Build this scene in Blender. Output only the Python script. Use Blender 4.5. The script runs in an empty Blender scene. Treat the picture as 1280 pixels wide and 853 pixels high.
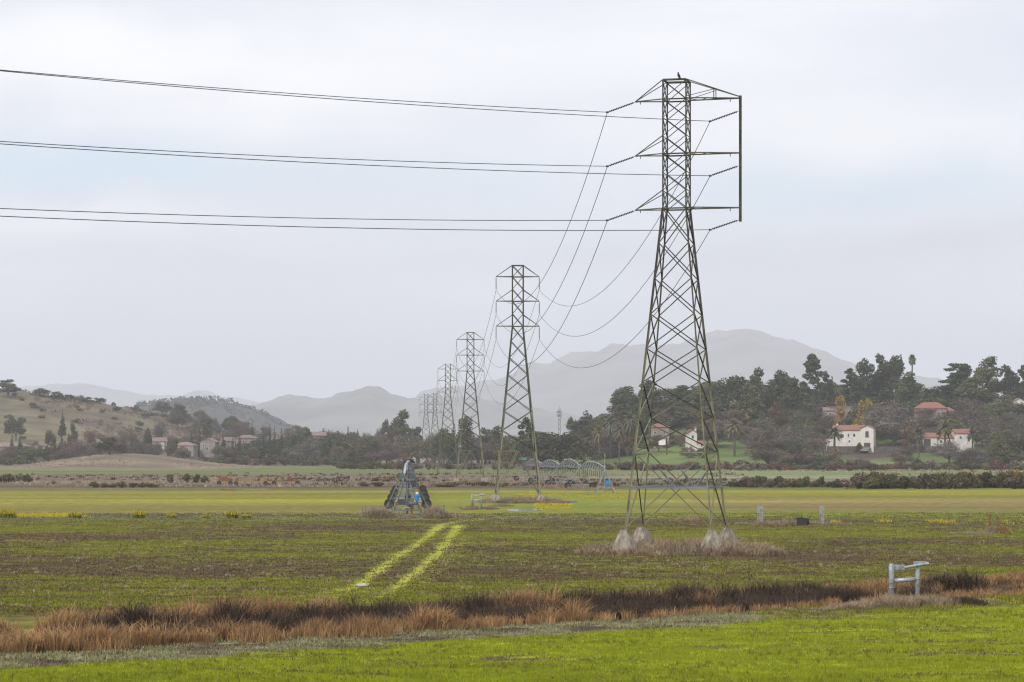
import bpy, bmesh, math, random
import numpy as np
from mathutils import Vector, Matrix, Euler

# ------------------------------------------------------------------ camera, sky, sun, exposure
SC = bpy.context.scene
COL = SC.collection
W_PX, H_PX, FPX, HOR, CZ = 1280.0, 853.0, 3555.0, 562.0, 9.36
cam = bpy.data.cameras.new('camera')
cam.sensor_width = 36.0
cam.lens = FPX / W_PX * 36.0
cam.shift_y = (HOR - H_PX / 2) / W_PX
cam.clip_start = 0.5
cam.clip_end = 40000
camo = bpy.data.objects.new('camera', cam)
COL.objects.link(camo)
camo.location = (0, 0, CZ)
camo.rotation_euler = (math.radians(90), 0, 0)
SC.camera = camo

SUN_EL, SUN_AZ = math.radians(42), math.radians(215)     # azimuth clockwise from +Y: behind and left of the camera
world = bpy.data.worlds.new('World')
SC.world = world
world.use_nodes = True
nt = world.node_tree
nt.nodes.clear()
N = nt.nodes.new
out = N('ShaderNodeOutputWorld')
bg = N('ShaderNodeBackground')
bg.inputs['Strength'].default_value = 0.084
nt.links.new(bg.outputs[0], out.inputs['Surface'])
sky = N('ShaderNodeTexSky')
sky.sky_type = 'NISHITA'
sky.sun_disc = False
sky.sun_elevation = SUN_EL
sky.sun_rotation = SUN_AZ
tc = N('ShaderNodeTexCoord')


def wnoise(scale, vec, detail, rough, off=(0, 0, 0)):
    mp = N('ShaderNodeMapping')
    mp.inputs['Scale'].default_value = vec
    mp.inputs['Location'].default_value = off
    nz = N('ShaderNodeTexNoise')
    nz.inputs['Scale'].default_value = scale
    nz.inputs['Detail'].default_value = detail
    nz.inputs['Roughness'].default_value = rough
    nt.links.new(tc.outputs['Generated'], mp.inputs['Vector'])
    nt.links.new(mp.outputs[0], nz.inputs['Vector'])
    return nz.outputs['Fac']


def wramp(src, a, b):
    r = N('ShaderNodeMapRange')
    r.interpolation_type = 'SMOOTHSTEP'
    r.inputs['From Min'].default_value = a
    r.inputs['From Max'].default_value = b
    nt.links.new(src, r.inputs['Value'])
    return r.outputs[0]


def wmix(fac, a, b):
    m = N('ShaderNodeMix')
    m.data_type = 'RGBA'
    nt.links.new(fac, m.inputs['Factor'])
    for s, k in ((a, 'A'), (b, 'B')):
        i = [x for x in m.inputs if x.name == k and x.type == 'RGBA'][0]
        if isinstance(s, tuple):
            i.default_value = (*s, 1)
        else:
            nt.links.new(s, i)
    return [o for o in m.outputs if o.type == 'RGBA'][0]


# overcast deck: grey-blue base, brighter lit layers, a few thin gaps where the blue sky shows
n1 = wramp(wnoise(1.0, (5, 5, 26), 5, 0.5, (0.35, 0.2, 0.62)), 0.36, 0.68)
n2 = wramp(wnoise(1.0, (9, 9, 40), 6, 0.55, (3.1, 1.0, 0.3)), 0.40, 0.75)
n3 = wramp(wnoise(1.0, (4, 4, 18), 3, 0.5, (7.2, 4.4, 1.15)), 0.52, 0.78)
c = wmix(n1, (4.8, 5.0, 5.6), (6.2, 6.25, 6.6))
c = wmix(n3, c, (5.0, 5.75, 6.6))
# the larger cloud forms of this sky: where the deck is bright, where blue shows through, where it is grey
sp = N('ShaderNodeSeparateXYZ')
wv = N('ShaderNodeTexNoise'); wv.inputs['Scale'].default_value = 14; wv.inputs['Detail'].default_value = 4
nt.links.new(tc.outputs['Generated'], wv.inputs['Vector'])
wa = N('ShaderNodeVectorMath'); wa.operation = 'MULTIPLY_ADD'
nt.links.new(wv.outputs['Color'], wa.inputs[0]); wa.inputs[1].default_value = (.09, .0, .030)
nt.links.new(tc.outputs['Generated'], wa.inputs[2]); nt.links.new(wa.outputs[0], sp.inputs[0])


def math_(op, a, b=0.0):
    m = N('ShaderNodeMath'); m.operation = op
    for i, s in enumerate((a, b)):
        if isinstance(s, (int, float)): m.inputs[i].default_value = s
        else: nt.links.new(s, m.inputs[i])
    return m.outputs[0]


def cloud_form(px, py, sx, sy, amount):
    dx = math_('MULTIPLY', math_('SUBTRACT', sp.outputs[0], (px - 640) / FPX + .045), FPX / sx)
    dz = math_('MULTIPLY', math_('SUBTRACT', sp.outputs[2], (HOR - py) / FPX + .015), FPX / sy)
    q = math_('ADD', math_('MULTIPLY', dx, dx), math_('MULTIPLY', dz, dz))
    front = math_('GREATER_THAN', sp.outputs[1], 0.0)
    return math_('MULTIPLY', math_('MULTIPLY', math_('POWER', 2.718, math_('MULTIPLY', q, -1.0)), amount), front)


for px, py, sx, sy, am, cc in ((240, 95, 480, 62, .85, (7.6, 7.5, 7.6)), (860, 70, 330, 55, .5, (7.4, 7.35, 7.5)), (90, 270, 330, 26, .6, (7.1, 7.05, 7.2)), (1010, 170, 300, 42, .55, (7.2, 7.1, 7.2)),
                               (130, 215, 330, 34, .9, (4.1, 5.25, 6.2)), (1060, 238, 200, 34, .8, (4.2, 5.2, 6.1)), (620, 230, 260, 50, .5, (4.4, 5.2, 6.0)), (1150, 305, 110, 24, .8, (4.1, 4.15, 4.8)), (900, 330, 420, 40, .45, (4.4, 4.5, 5.15))):
    c = wmix(cloud_form(px, py, sx, sy, am), c, cc)
c2n = N('ShaderNodeMath'); c2n.operation = 'MULTIPLY'; c2n.inputs[1].default_value = 0.42
nt.links.new(n2, c2n.inputs[0])
c = wmix(c2n.outputs[0], c, (5.4, 5.4, 5.95))
thin = N('ShaderNodeMath'); thin.operation = 'MULTIPLY_ADD'; thin.inputs[1].default_value = 0.08; thin.inputs[2].default_value = 0.04
nt.links.new(n3, thin.inputs[0])
c = wmix(thin.outputs[0], c, sky.outputs['Color'])
nt.links.new(c, bg.inputs['Color'])

sl = bpy.data.lights.new('sun', 'SUN')
sl.energy = 1.5
sl.angle = math.radians(11)
sl.color = (1.0, 0.95, 0.87)
so = bpy.data.objects.new('sun', sl)
COL.objects.link(so)
so.rotation_euler = (math.pi / 2 - SUN_EL, 0, math.pi - SUN_AZ)
so.location = (-60, -80, 120)
SC.view_settings.view_transform = 'Standard'
SC.view_settings.look = 'None'
SC.view_settings.exposure = 0.95
SC.view_settings.gamma = 1.0
try:
    SC.cycles.max_bounces = 5
    SC.cycles.diffuse_bounces = 2
    SC.cycles.glossy_bounces = 2
    SC.cycles.volume_bounces = 1
    SC.cycles.use_denoising = True
    SC.cycles.denoiser = 'OPENIMAGEDENOISE'
    SC.cycles.denoising_input_passes = 'RGB_ALBEDO_NORMAL'
    SC.cycles.denoising_prefilter = 'NONE'
    SC.cycles.denoising_quality = 'HIGH'
    SC.cycles.use_adaptive_sampling = False
    SC.cycles.filter_width = 1.2
    SC.cycles.sample_clamp_indirect = 4
except Exception:
    pass

rng = np.random.default_rng(11)
random.seed(5)


# ------------------------------------------------------------------ helpers
def at(px, d, py=None):
    """world point seen at photo column px (and row py) at distance d"""
    x = (px - 640) * d / FPX
    return Vector((x, d, CZ - (py - HOR) * d / FPX if py is not None else 0.0))


def gd(py):
    return CZ * FPX / (py - HOR)


def sstep(a, b, x):
    t = np.clip((np.asarray(x, float) - a) / (b - a), 0, 1)
    return t * t * (3 - 2 * t)


def vnoise(x, y, seed=0):
    x = np.asarray(x, float); y = np.asarray(y, float)
    xi = np.floor(x).astype(np.int64); yi = np.floor(y).astype(np.int64)
    fx = x - xi; fy = y - yi
    fx = fx * fx * (3 - 2 * fx); fy = fy * fy * (3 - 2 * fy)

    def h(i, j):
        v = (i * 374761393 + j * 668265263 + seed * 982451653) & 0xFFFFFFFF
        v = ((v ^ (v >> 13)) * 1274126177) & 0xFFFFFFFF
        return ((v ^ (v >> 16)) & 0xFFFF) / 65535.0
    a = h(xi, yi); b = h(xi + 1, yi); c = h(xi, yi + 1); d = h(xi + 1, yi + 1)
    return (a * (1 - fx) + b * fx) * (1 - fy) + (c * (1 - fx) + d * fx) * fy


def fbm(x, y, seed=0, oct=4, gain=0.5):
    s = 0; a = 1; t = 0
    for k in range(oct):
        s = s + a * vnoise(x * 2 ** k, y * 2 ** k, seed + k * 7)
        t += a; a *= gain
    return s / t


def tag(o, label=None, cat=None, group=None, kind=None):
    if label: o['label'] = label
    if cat: o['category'] = cat
    if group: o['group'] = group
    if kind: o['kind'] = kind
    return o


def thing(name, label, cat, loc=(0, 0, 0), rz=0.0, group=None):
    o = bpy.data.objects.new(name, None)
    COL.objects.link(o)
    o.location = loc
    o.rotation_euler = (0, 0, rz)
    o.empty_display_size = 0.5
    return tag(o, label, cat, group)


def link(name, me, parent=None, loc=(0, 0, 0), rot=(0, 0, 0), sc=(1, 1, 1), mat=None):
    o = bpy.data.objects.new(name, me)
    COL.objects.link(o)
    o.parent = parent
    o.location = loc
    o.rotation_euler = rot
    o.scale = sc
    if mat and not me.materials:
        me.materials.append(mat)
    return o


def mesh_np(name, V, F, mat=None, tint=None, col=None, smooth=False):
    V = np.asarray(V, np.float32); F = np.asarray(F, np.int32)
    me = bpy.data.meshes.new(name)
    n, k = F.shape
    me.vertices.add(len(V)); me.vertices.foreach_set('co', V.ravel())
    me.loops.add(n * k); me.loops.foreach_set('vertex_index', F.ravel())
    me.polygons.add(n); me.polygons.foreach_set('loop_start', np.arange(0, n * k, k, dtype=np.int32))
    me.update(calc_edges=True)
    if smooth:
        me.polygons.foreach_set('use_smooth', np.ones(n, bool))
    if tint is not None:
        a = me.attributes.new('tint', 'FLOAT', 'POINT'); a.data.foreach_set('value', np.asarray(tint, np.float32))
    if col is not None:
        a = me.attributes.new('col', 'FLOAT_COLOR', 'POINT')
        a.data.foreach_set('color', np.concatenate([col, np.ones((len(col), 1))], 1).astype(np.float32).ravel())
    if mat: me.materials.append(mat)
    return me


class MB:
    """collects boxes, bars, tubes and prisms; mesh() makes one mesh of them"""
    def __init__(s):
        s.v = []; s.f = []

    def add(s, vs, fs):
        b = len(s.v)
        s.v += [tuple(v) for v in vs]
        s.f += [tuple(i + b for i in f) for f in fs]
        return s

    def box(s, c, d, rz=0.0):
        x, y, z = d[0] / 2, d[1] / 2, d[2] / 2
        cs, sn = math.cos(rz), math.sin(rz)
        vs = [(c[0] + a * x * cs - b * y * sn, c[1] + a * x * sn + b * y * cs, c[2] + e * z)
              for a in (-1, 1) for b in (-1, 1) for e in (-1, 1)]
        return s.add(vs, [(0, 1, 3, 2), (4, 6, 7, 5), (0, 4, 5, 1), (2, 3, 7, 6), (0, 2, 6, 4), (1, 5, 7, 3)])

    def tube(s, p0, p1, r0, r1=None, n=6, caps=True):
        p0 = Vector(p0); p1 = Vector(p1); r1 = r0 if r1 is None else r1
        d = (p1 - p0).normalized()
        u = d.orthogonal().normalized(); w = d.cross(u)
        vs = []
        for p, r in ((p0, r0), (p1, r1)):
            for k in range(n):
                a = 2 * math.pi * k / n
                vs.append(p + u * (r * math.cos(a)) + w * (r * math.sin(a)))
        fs = [(k, (k + 1) % n, n + (k + 1) % n, n + k) for k in range(n)]
        if caps:
            fs += [tuple(reversed(range(n))), tuple(range(n, 2 * n))]
        return s.add(vs, fs)

    def path(s, pts, r, n=5):
        pts = [Vector(p) for p in pts]
        vs = []
        for i, p in enumerate(pts):
            d = (pts[min(i + 1, len(pts) - 1)] - pts[max(i - 1, 0)]).normalized()
            u = d.cross(Vector((0, 0, 1)))
            u = u.normalized() if u.length > 1e-4 else Vector((1, 0, 0))
            w = u.cross(d)
            rr = r[i] if isinstance(r, (list, tuple)) else r
            for k in range(n):
                a = 2 * math.pi * k / n
                vs.append(p + u * (rr * math.cos(a)) + w * (rr * math.sin(a)))
        fs = []
        for i in range(len(pts) - 1):
            for k in range(n):
                fs.append((i * n + k, i * n + (k + 1) % n, (i + 1) * n + (k + 1) % n, (i + 1) * n + k))
        fs += [tuple(reversed(range(n))), tuple(range((len(pts) - 1) * n, len(pts) * n))]
        return s.add(vs, fs)

    def angle(s, p0, p1, w, t=None):
        """an L-section steel angle from p0 to p1"""
        p0 = Vector(p0); p1 = Vector(p1); t = t or w * 0.16
        d = (p1 - p0).normalized()
        u = d.cross(Vector((0, 0, 1)))
        u = u.normalized() if u.length > 1e-3 else Vector((1, 0, 0))
        v = u.cross(d)
        prof = [(0, 0), (w, 0), (w, t), (t, t), (t, w), (0, w)]
        vs = [p + u * (a - w / 3) + v * (b - w / 3) for p in (p0, p1) for a, b in prof]
        fs = [(k, (k + 1) % 6, 6 + (k + 1) % 6, 6 + k) for k in range(6)]
        fs += [(5, 4, 3, 0), (3, 2, 1, 0), (6, 9, 10, 11), (6, 7, 8, 9)]
        return s.add(vs, fs)

    def lathe(s, prof, n=12, c=(0, 0, 0)):
        b = []
        for r, z in prof:
            for k in range(n):
                a = 2 * math.pi * k / n
                b.append((c[0] + r * math.cos(a), c[1] + r * math.sin(a), c[2] + z))
        fs = []
        for i in range(len(prof) - 1):
            for k in range(n):
                fs.append((i * n + k, i * n + (k + 1) % n, (i + 1) * n + (k + 1) % n, (i + 1) * n + k))
        fs += [tuple(reversed(range(n))), tuple(range((len(prof) - 1) * n, len(prof) * n))]
        return s.add(b, fs)

    def mesh(s, name, mat=None, smooth=False):
        me = bpy.data.meshes.new(name)
        me.from_pydata(s.v, [], s.f)
        if smooth:
            me.polygons.foreach_set('use_smooth', np.ones(len(me.polygons), bool))
        me.update()
        if mat: me.materials.append(mat)
        return me

    def part(s, name, mat, parent, loc=(0, 0, 0), smooth=False):
        return link(name, s.mesh(name, mat, smooth), parent, loc)


def copy_tree(o, parent=None):
    c = o.copy()
    COL.objects.link(c)
    if parent: c.parent = parent
    for ch in o.children:
        copy_tree(ch, c)
    return c


# ------------------------------------------------------------------ materials
def M(name, c1, c2=None, scale=4.0, rough=0.8, metal=0.0, bump=0.0, bscale=None, attr=False, rnd=0.0,
      lo=0.35, hi=0.65, stretch=(1, 1, 1), trans=0.0, col=False, spec=0.3):
    m = bpy.data.materials.new(name)
    m.use_nodes = True
    t = m.node_tree; L = t.links.new; n = t.nodes.new
    b = t.nodes['Principled BSDF']
    b.inputs['Roughness'].default_value = rough
    b.inputs['Metallic'].default_value = metal
    b.inputs['Specular IOR Level'].default_value = spec
    co = n('ShaderNodeTexCoord')
    mp = n('ShaderNodeMapping'); mp.inputs['Scale'].default_value = stretch
    L(co.outputs['Object'], mp.inputs['Vector'])
    nz = n('ShaderNodeTexNoise'); nz.inputs['Scale'].default_value = scale; nz.inputs['Detail'].default_value = 5
    L(mp.outputs[0], nz.inputs['Vector'])
    r = n('ShaderNodeMapRange'); r.inputs['From Min'].default_value = lo; r.inputs['From Max'].default_value = hi
    L(nz.outputs['Fac'], r.inputs['Value'])
    fac = r.outputs[0]
    if attr:
        a = n('ShaderNodeAttribute'); a.attribute_name = 'tint'
        mm = n('ShaderNodeMath'); mm.operation = 'MULTIPLY_ADD'
        mm.inputs[1].default_value = 0.25; L(fac, mm.inputs[0])
        m2 = n('ShaderNodeMath'); m2.operation = 'MULTIPLY'; m2.inputs[1].default_value = 0.75
        L(a.outputs['Fac'], m2.inputs[0]); L(m2.outputs[0], mm.inputs[2])
        fac = mm.outputs[0]
    mx = n('ShaderNodeMix'); mx.data_type = 'RGBA'
    ia = [x for x in mx.inputs if x.name == 'A' and x.type == 'RGBA'][0]
    ib = [x for x in mx.inputs if x.name == 'B' and x.type == 'RGBA'][0]
    ia.default_value = (*c1, 1); ib.default_value = (*(c2 or c1), 1)
    L(fac, mx.inputs['Factor'])
    o = [x for x in mx.outputs if x.type == 'RGBA'][0]
    if col:
        ca = n('ShaderNodeAttribute'); ca.attribute_name = 'col'
        mu = n('ShaderNodeMix'); mu.data_type = 'RGBA'; mu.blend_type = 'MULTIPLY'
        mu.inputs['Factor'].default_value = 1
        L(ca.outputs['Color'], [x for x in mu.inputs if x.name == 'A' and x.type == 'RGBA'][0])
        L(o, [x for x in mu.inputs if x.name == 'B' and x.type == 'RGBA'][0])
        o = [x for x in mu.outputs if x.type == 'RGBA'][0]
    if rnd:
        oi = n('ShaderNodeObjectInfo')
        hs = n('ShaderNodeHueSaturation')
        rr = n('ShaderNodeMapRange'); rr.inputs['To Min'].default_value = 1 - rnd; rr.inputs['To Max'].default_value = 1 + rnd
        L(oi.outputs['Random'], rr.inputs['Value']); L(rr.outputs[0], hs.inputs['Value'])
        r2 = n('ShaderNodeMath'); r2.operation = 'MULTIPLY_ADD'; r2.inputs[1].default_value = 7.31; r2.inputs[2].default_value = 0
        L(oi.outputs['Random'], r2.inputs[0])
        r3 = n('ShaderNodeMath'); r3.operation = 'FRACT'; L(r2.outputs[0], r3.inputs[0])
        r4 = n('ShaderNodeMapRange'); r4.inputs['To Min'].default_value = 0.5 - rnd * 0.16; r4.inputs['To Max'].default_value = 0.5 + rnd * 0.07
        L(r3.outputs[0], r4.inputs['Value']); L(r4.outputs[0], hs.inputs['Hue'])
        L(o, hs.inputs['Color']); o = hs.outputs['Color']
    L(o, b.inputs['Base Color'])
    if bump:
        n2 = n('ShaderNodeTexNoise'); n2.inputs['Scale'].default_value = bscale or scale * 4; n2.inputs['Detail'].default_value = 6
        L(mp.outputs[0], n2.inputs['Vector'])
        bp = n('ShaderNodeBump'); bp.inputs['Strength'].default_value = bump; bp.inputs['Distance'].default_value = 0.1
        L(n2.outputs['Fac'], bp.inputs['Height']); L(bp.outputs[0], b.inputs['Normal'])
    if trans:
        ts = n('ShaderNodeBsdfTranslucent'); L(o, ts.inputs['Color'])
        ms = n('ShaderNodeMixShader'); ms.inputs['Fac'].default_value = trans
        L(b.outputs[0], ms.inputs[1]); L(ts.outputs[0], ms.inputs[2])
        L(ms.outputs[0], t.nodes['Material Output'].inputs['Surface'])
    return m


MAT = dict(
    steel=M('lichened_steel', (0.040, 0.038, 0.033), (0.115, 0.108, 0.070), scale=0.5, rough=0.75, metal=0.0, bump=0.1),
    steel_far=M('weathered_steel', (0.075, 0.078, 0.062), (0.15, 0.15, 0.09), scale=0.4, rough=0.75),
    galv=M('galvanised_steel', (0.21, 0.23, 0.245), (0.43, 0.46, 0.48), scale=4, rough=0.55, metal=0.4, bump=0.1, lo=.25, hi=.7),
    galv_dark=M('dull_galvanised_steel', (0.12, 0.13, 0.14), (0.22, 0.24, 0.26), scale=2, rough=0.6, metal=0.3),
    pivot=M('pivot_steel', (0.20, 0.215, 0.22), (0.36, 0.38, 0.39), scale=0.7, rough=0.55, metal=0.3),
    pivot_dark=M('stained_pivot_steel', (0.035, 0.035, 0.04), (0.09, 0.085, 0.085), scale=0.8, rough=0.7),
    wire=M('aluminium_wire', (0.055, 0.055, 0.06), (0.09, 0.09, 0.10), scale=0.2, rough=0.6),
    insul=M('glazed_insulator', (0.035, 0.028, 0.028), (0.07, 0.055, 0.05), scale=3, rough=0.3),
    concrete=M('lichen_concrete', (0.13, 0.11, 0.088), (0.34, 0.30, 0.245), scale=1.7, rough=0.95, bump=0.5, bscale=6, stretch=(1.6, 1.6, 0.35)),
    conc_post=M('grey_concrete', (0.22, 0.20, 0.18), (0.38, 0.36, 0.33), scale=2.5, rough=0.9, bump=0.3),
    rubber=M('tyre_rubber', (0.018, 0.018, 0.019), (0.04, 0.038, 0.036), scale=3, rough=0.85),
    blue=M('blue_plastic', (0.01, 0.19, 0.50), (0.02, 0.26, 0.60), scale=2, rough=0.4),
    yellow=M('faded_yellow_paint', (0.42, 0.27, 0.03), (0.24, 0.11, 0.03), scale=1.2, rough=0.7),
    rust=M('rusted_iron', (0.12, 0.05, 0.022), (0.26, 0.12, 0.04), scale=1.6, rough=0.9, bump=0.2),
    white=M('white_painted_plate', (0.62, 0.60, 0.60), (0.75, 0.74, 0.74), scale=3, rough=0.5),
    black=M('black_plastic', (0.018, 0.018, 0.02), (0.035, 0.033, 0.033), scale=3, rough=0.6),
    red=M('red_paint', (0.28, 0.07, 0.05), (0.22, 0.07, 0.05), scale=4, rough=0.5),
    teal=M('teal_paint', (0.04, 0.26, 0.26), (0.06, 0.32, 0.30), scale=3, rough=0.5),
    wood=M('weathered_boards', (0.20, 0.15, 0.10), (0.33, 0.26, 0.18), scale=2, rough=0.9, stretch=(0.3, 3, 3)),
    stucco=M('white_stucco', (0.54, 0.50, 0.46), (0.66, 0.63, 0.59), scale=0.6, rough=0.9),
    stucco_dull=M('cream_stucco', (0.22, 0.18, 0.155), (0.31, 0.26, 0.225), scale=0.4, rough=0.9, rnd=0.12),
    tile=M('red_clay_tile', (0.20, 0.085, 0.065), (0.29, 0.135, 0.10), scale=1.1, rough=0.85, stretch=(1, 4, 1)),
    tile_pale=M('faded_shingle', (0.17, 0.125, 0.11), (0.25, 0.19, 0.165), scale=0.8, rough=0.9, rnd=0.15),
    glass=M('window_glass', (0.035, 0.045, 0.055), (0.07, 0.08, 0.09), scale=0.5, rough=0.12, spec=0.6),
    frame=M('window_frame_paint', (0.6, 0.6, 0.6), (0.68, 0.67, 0.66), scale=1, rough=0.6),
    door=M('dark_door_paint', (0.05, 0.04, 0.04), (0.085, 0.07, 0.065), scale=2, rough=0.6),
    stone=M('dark_retaining_wall', (0.07, 0.06, 0.055), (0.13, 0.11, 0.10), scale=0.8, rough=0.95),
    bird=M('black_plumage', (0.012, 0.012, 0.014), (0.03, 0.03, 0.034), scale=8, rough=0.6),
    bark=M('grey_brown_bark', (0.07, 0.055, 0.045), (0.14, 0.115, 0.095), scale=1.2, rough=0.95, stretch=(2, 2, 0.4)),
    euc=M('eucalyptus_leaves', (0.026, 0.034, 0.013), (0.125, 0.130, 0.052), attr=True, rnd=0.35, rough=0.65, trans=0.12),
    pine=M('pine_needles', (0.016, 0.028, 0.012), (0.075, 0.092, 0.036), attr=True, rnd=0.3, rough=0.7, trans=0.08),
    oak=M('oak_leaves', (0.028, 0.035, 0.012), (0.12, 0.118, 0.042), attr=True, rnd=0.38, rough=0.7, trans=0.1),
    olive=M('olive_shrub_leaves', (0.055, 0.060, 0.022), (0.15, 0.145, 0.055), attr=True, rnd=0.3, rough=0.75, trans=0.1),
    bare=M('leafless_twigs', (0.060, 0.044, 0.033), (0.20, 0.150, 0.108), attr=True, rnd=0.32, rough=0.9),
    greybare=M('lichened_twigs', (0.075, 0.062, 0.052), (0.175, 0.150, 0.120), attr=True, rnd=0.22, rough=0.9),
    rustleaf=M('rust_leaves', (0.075, 0.040, 0.024), (0.17, 0.10, 0.055), attr=True, rnd=0.2, rough=0.85),
    gold=M('golden_leaves', (0.20, 0.13, 0.025), (0.40, 0.29, 0.05), attr=True, rnd=0.15, rough=0.7, trans=0.2),
    palm=M('palm_fronds', (0.05, 0.06, 0.028), (0.13, 0.13, 0.065), attr=True, rnd=0.2, rough=0.7),
    palm_dry=M('brown_palm_fronds', (0.10, 0.075, 0.035), (0.21, 0.165, 0.075), attr=True, rnd=0.15, rough=0.8),
    bramble=M('dead_bramble_stems', (0.016, 0.011, 0.008), (0.105, 0.066, 0.044), attr=True, rough=0.9, scale=0.7),
    reed=M('orange_dry_grass', (0.12, 0.060, 0.025), (0.50, 0.305, 0.14), attr=True, rough=0.9, scale=0.5),
    straw=M('grey_dry_weeds', (0.15, 0.105, 0.068), (0.44, 0.34, 0.225), attr=True, rough=0.9, scale=0.8),
    grass=M('fresh_grass', (0.135, 0.170, 0.006), (0.31, 0.335, 0.008), attr=True, rough=0.7, scale=0.35, trans=0.15),
    weed=M('field_weeds', (0.090, 0.100, 0.007), (0.235, 0.23, 0.018), attr=True, rough=0.8, scale=0.25),
    clod=M('turned_soil_and_stubble', (0.06, 0.040, 0.022), (0.15, 0.105, 0.055), attr=True, rough=0.95, scale=0.4),
    sage=M('grey_green_weeds', (0.13, 0.122, 0.055), (0.30, 0.275, 0.145), attr=True, rough=0.85, scale=0.5),
    mustard=M('mustard_flowers', (0.30, 0.26, 0.01), (0.66, 0.50, 0.015), attr=True, rough=0.7, scale=0.6, trans=0.15),
    ground=M('field_ground', (0.72, 0.72, 0.72), (1.25, 1.25, 1.25), scale=0.9, rough=0.95, col=True, bump=0.7, bscale=2.2, spec=0.1, stretch=(0.6, 1.0, 1)),
    hill=M('hill_ground', (0.7, 0.7, 0.7), (1.25, 1.25, 1.25), scale=0.03, rough=0.95, col=True, bump=0.4, bscale=0.2, spec=0.1),
    farwood=M('distant_wood_leaves', (0.040, 0.042, 0.034), (0.105, 0.095, 0.078), attr=True, rough=0.9),
    mount=M('mountain_slopes', (0.05, 0.055, 0.045), (0.17, 0.155, 0.12), scale=0.0025, rough=1, bump=0.3, spec=0.05),
)
def lichen_legs():
    """steel whose lower metres carry more yellow-green lichen, in patches"""
    m = M('lichened_leg_steel', (0.045, 0.045, 0.034), (0.235, 0.225, 0.145), scale=0.55, rough=0.8, bump=0.1)
    t = m.node_tree; L = t.links.new
    co = t.nodes.new('ShaderNodeTexCoord'); sx = t.nodes.new('ShaderNodeSeparateXYZ'); L(co.outputs['Object'], sx.inputs[0])
    r = t.nodes.new('ShaderNodeMapRange'); r.inputs['From Min'].default_value = 24; r.inputs['From Max'].default_value = 3
    r.inputs['To Min'].default_value = .12; r.inputs['To Max'].default_value = 1.3
    L(sx.outputs[2], r.inputs['Value'])
    mx = [n for n in t.nodes if n.type == 'MIX'][0]
    old = mx.inputs['Factor'].links[0].from_socket
    mu = t.nodes.new('ShaderNodeMath'); mu.operation = 'MULTIPLY_ADD'; mu.inputs[2].default_value = 0
    mu.use_clamp = True
    ad = t.nodes.new('ShaderNodeMath'); ad.operation = 'ADD'; ad.inputs[1].default_value = .35
    L(old, ad.inputs[0]); L(ad.outputs[0], mu.inputs[0]); L(r.outputs[0], mu.inputs[1]); L(mu.outputs[0], mx.inputs['Factor'])
    return m


MAT['steel_leg'] = lichen_legs()
MAT['steel_low'] = M('lichen_covered_steel', (0.11, 0.105, 0.07), (0.27, 0.258, 0.16), scale=0.8, rough=0.8)
mw = bpy.data.materials.new('shallow_water'); mw.use_nodes = True
_b = mw.node_tree.nodes['Principled BSDF']
_nz = mw.node_tree.nodes.new('ShaderNodeTexNoise'); _nz.inputs['Scale'].default_value = 1.5
_bp = mw.node_tree.nodes.new('ShaderNodeBump'); _bp.inputs['Strength'].default_value = 0.04
mw.node_tree.links.new(_nz.outputs['Fac'], _bp.inputs['Height']); mw.node_tree.links.new(_bp.outputs[0], _b.inputs['Normal'])
_b.inputs['Base Color'].default_value = (0.06, 0.055, 0.045, 1); _b.inputs['Roughness'].default_value = 0.06
MAT['water'] = mw

# ------------------------------------------------------------------ the ground sheet
DITCH = lambda x, y: y - 0.95 * x            # position across the ditch: its line runs at about 43 degrees

TRACKS = [[(395, 752), (425, 742), (445, 733), (480, 708), (515, 684), (540, 666), (552, 656)],
          [(452, 757), (478, 744), (500, 731), (525, 711), (550, 688), (566, 668), (574, 656)],
          [(520, 734), (545, 712), (568, 690), (585, 668)],
          [(452, 731), (420, 739), (380, 745), (320, 752), (230, 760)],
          [(500, 731), (470, 739), (420, 744), (360, 750)],
          [(552, 656), (575, 652), (600, 650), (680, 648.5), (840, 647.5)]]
TRACKS_W = [[(a * 0 + (px - 640) * gd(py) / FPX, gd(py)) for px, py in t for a in (1,)] for t in TRACKS]
PUDDLES = [(655, 637.5, 2.6, 9), (628, 632, 2.2, 9), (697, 627.5, 3.6, 14), (453, 731, 0.42, 2.6)]


def seg_dist(x, y, pts):
    best = np.full(np.shape(x), 1e9)
    for (ax, ay), (bx, by) in zip(pts[:-1], pts[1:]):
        dx, dy = bx - ax, by - ay
        t = np.clip(((x - ax) * dx + (y - ay) * dy) / (dx * dx + dy * dy), 0, 1)
        best = np.minimum(best, np.hypot(x - ax - t * dx, y - ay - t * dy))
    return best


def track_mask(x, y):
    w = np.zeros(np.shape(x))
    for t, wt in zip(TRACKS_W, (1.0, 1.0, .35, .8, .7, .8)):
        w = np.maximum(w, (1 - sstep(0.15, .92, seg_dist(x, y, t) * (1 - .35 * sstep(300, 350, y)) + .55 * (fbm(x * .6, y * .2, 91, 3) - .5))) * wt)
    return w * (.45 + .55 * sstep(172, 200, y))


def zones(x, y):
    s = DITCH(x, y) + 2.2 * (fbm(x * .12, y * .12, 5) - .5)
    front = 1 - sstep(140.0, 142.6, s + 2.0 * (fbm(x * .5, y * .5, 6, 3) - .5))
    bed = sstep(150.2, 151.5, s) * (1 - sstep(163.5, 166, s))
    return s, front, bed


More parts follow.
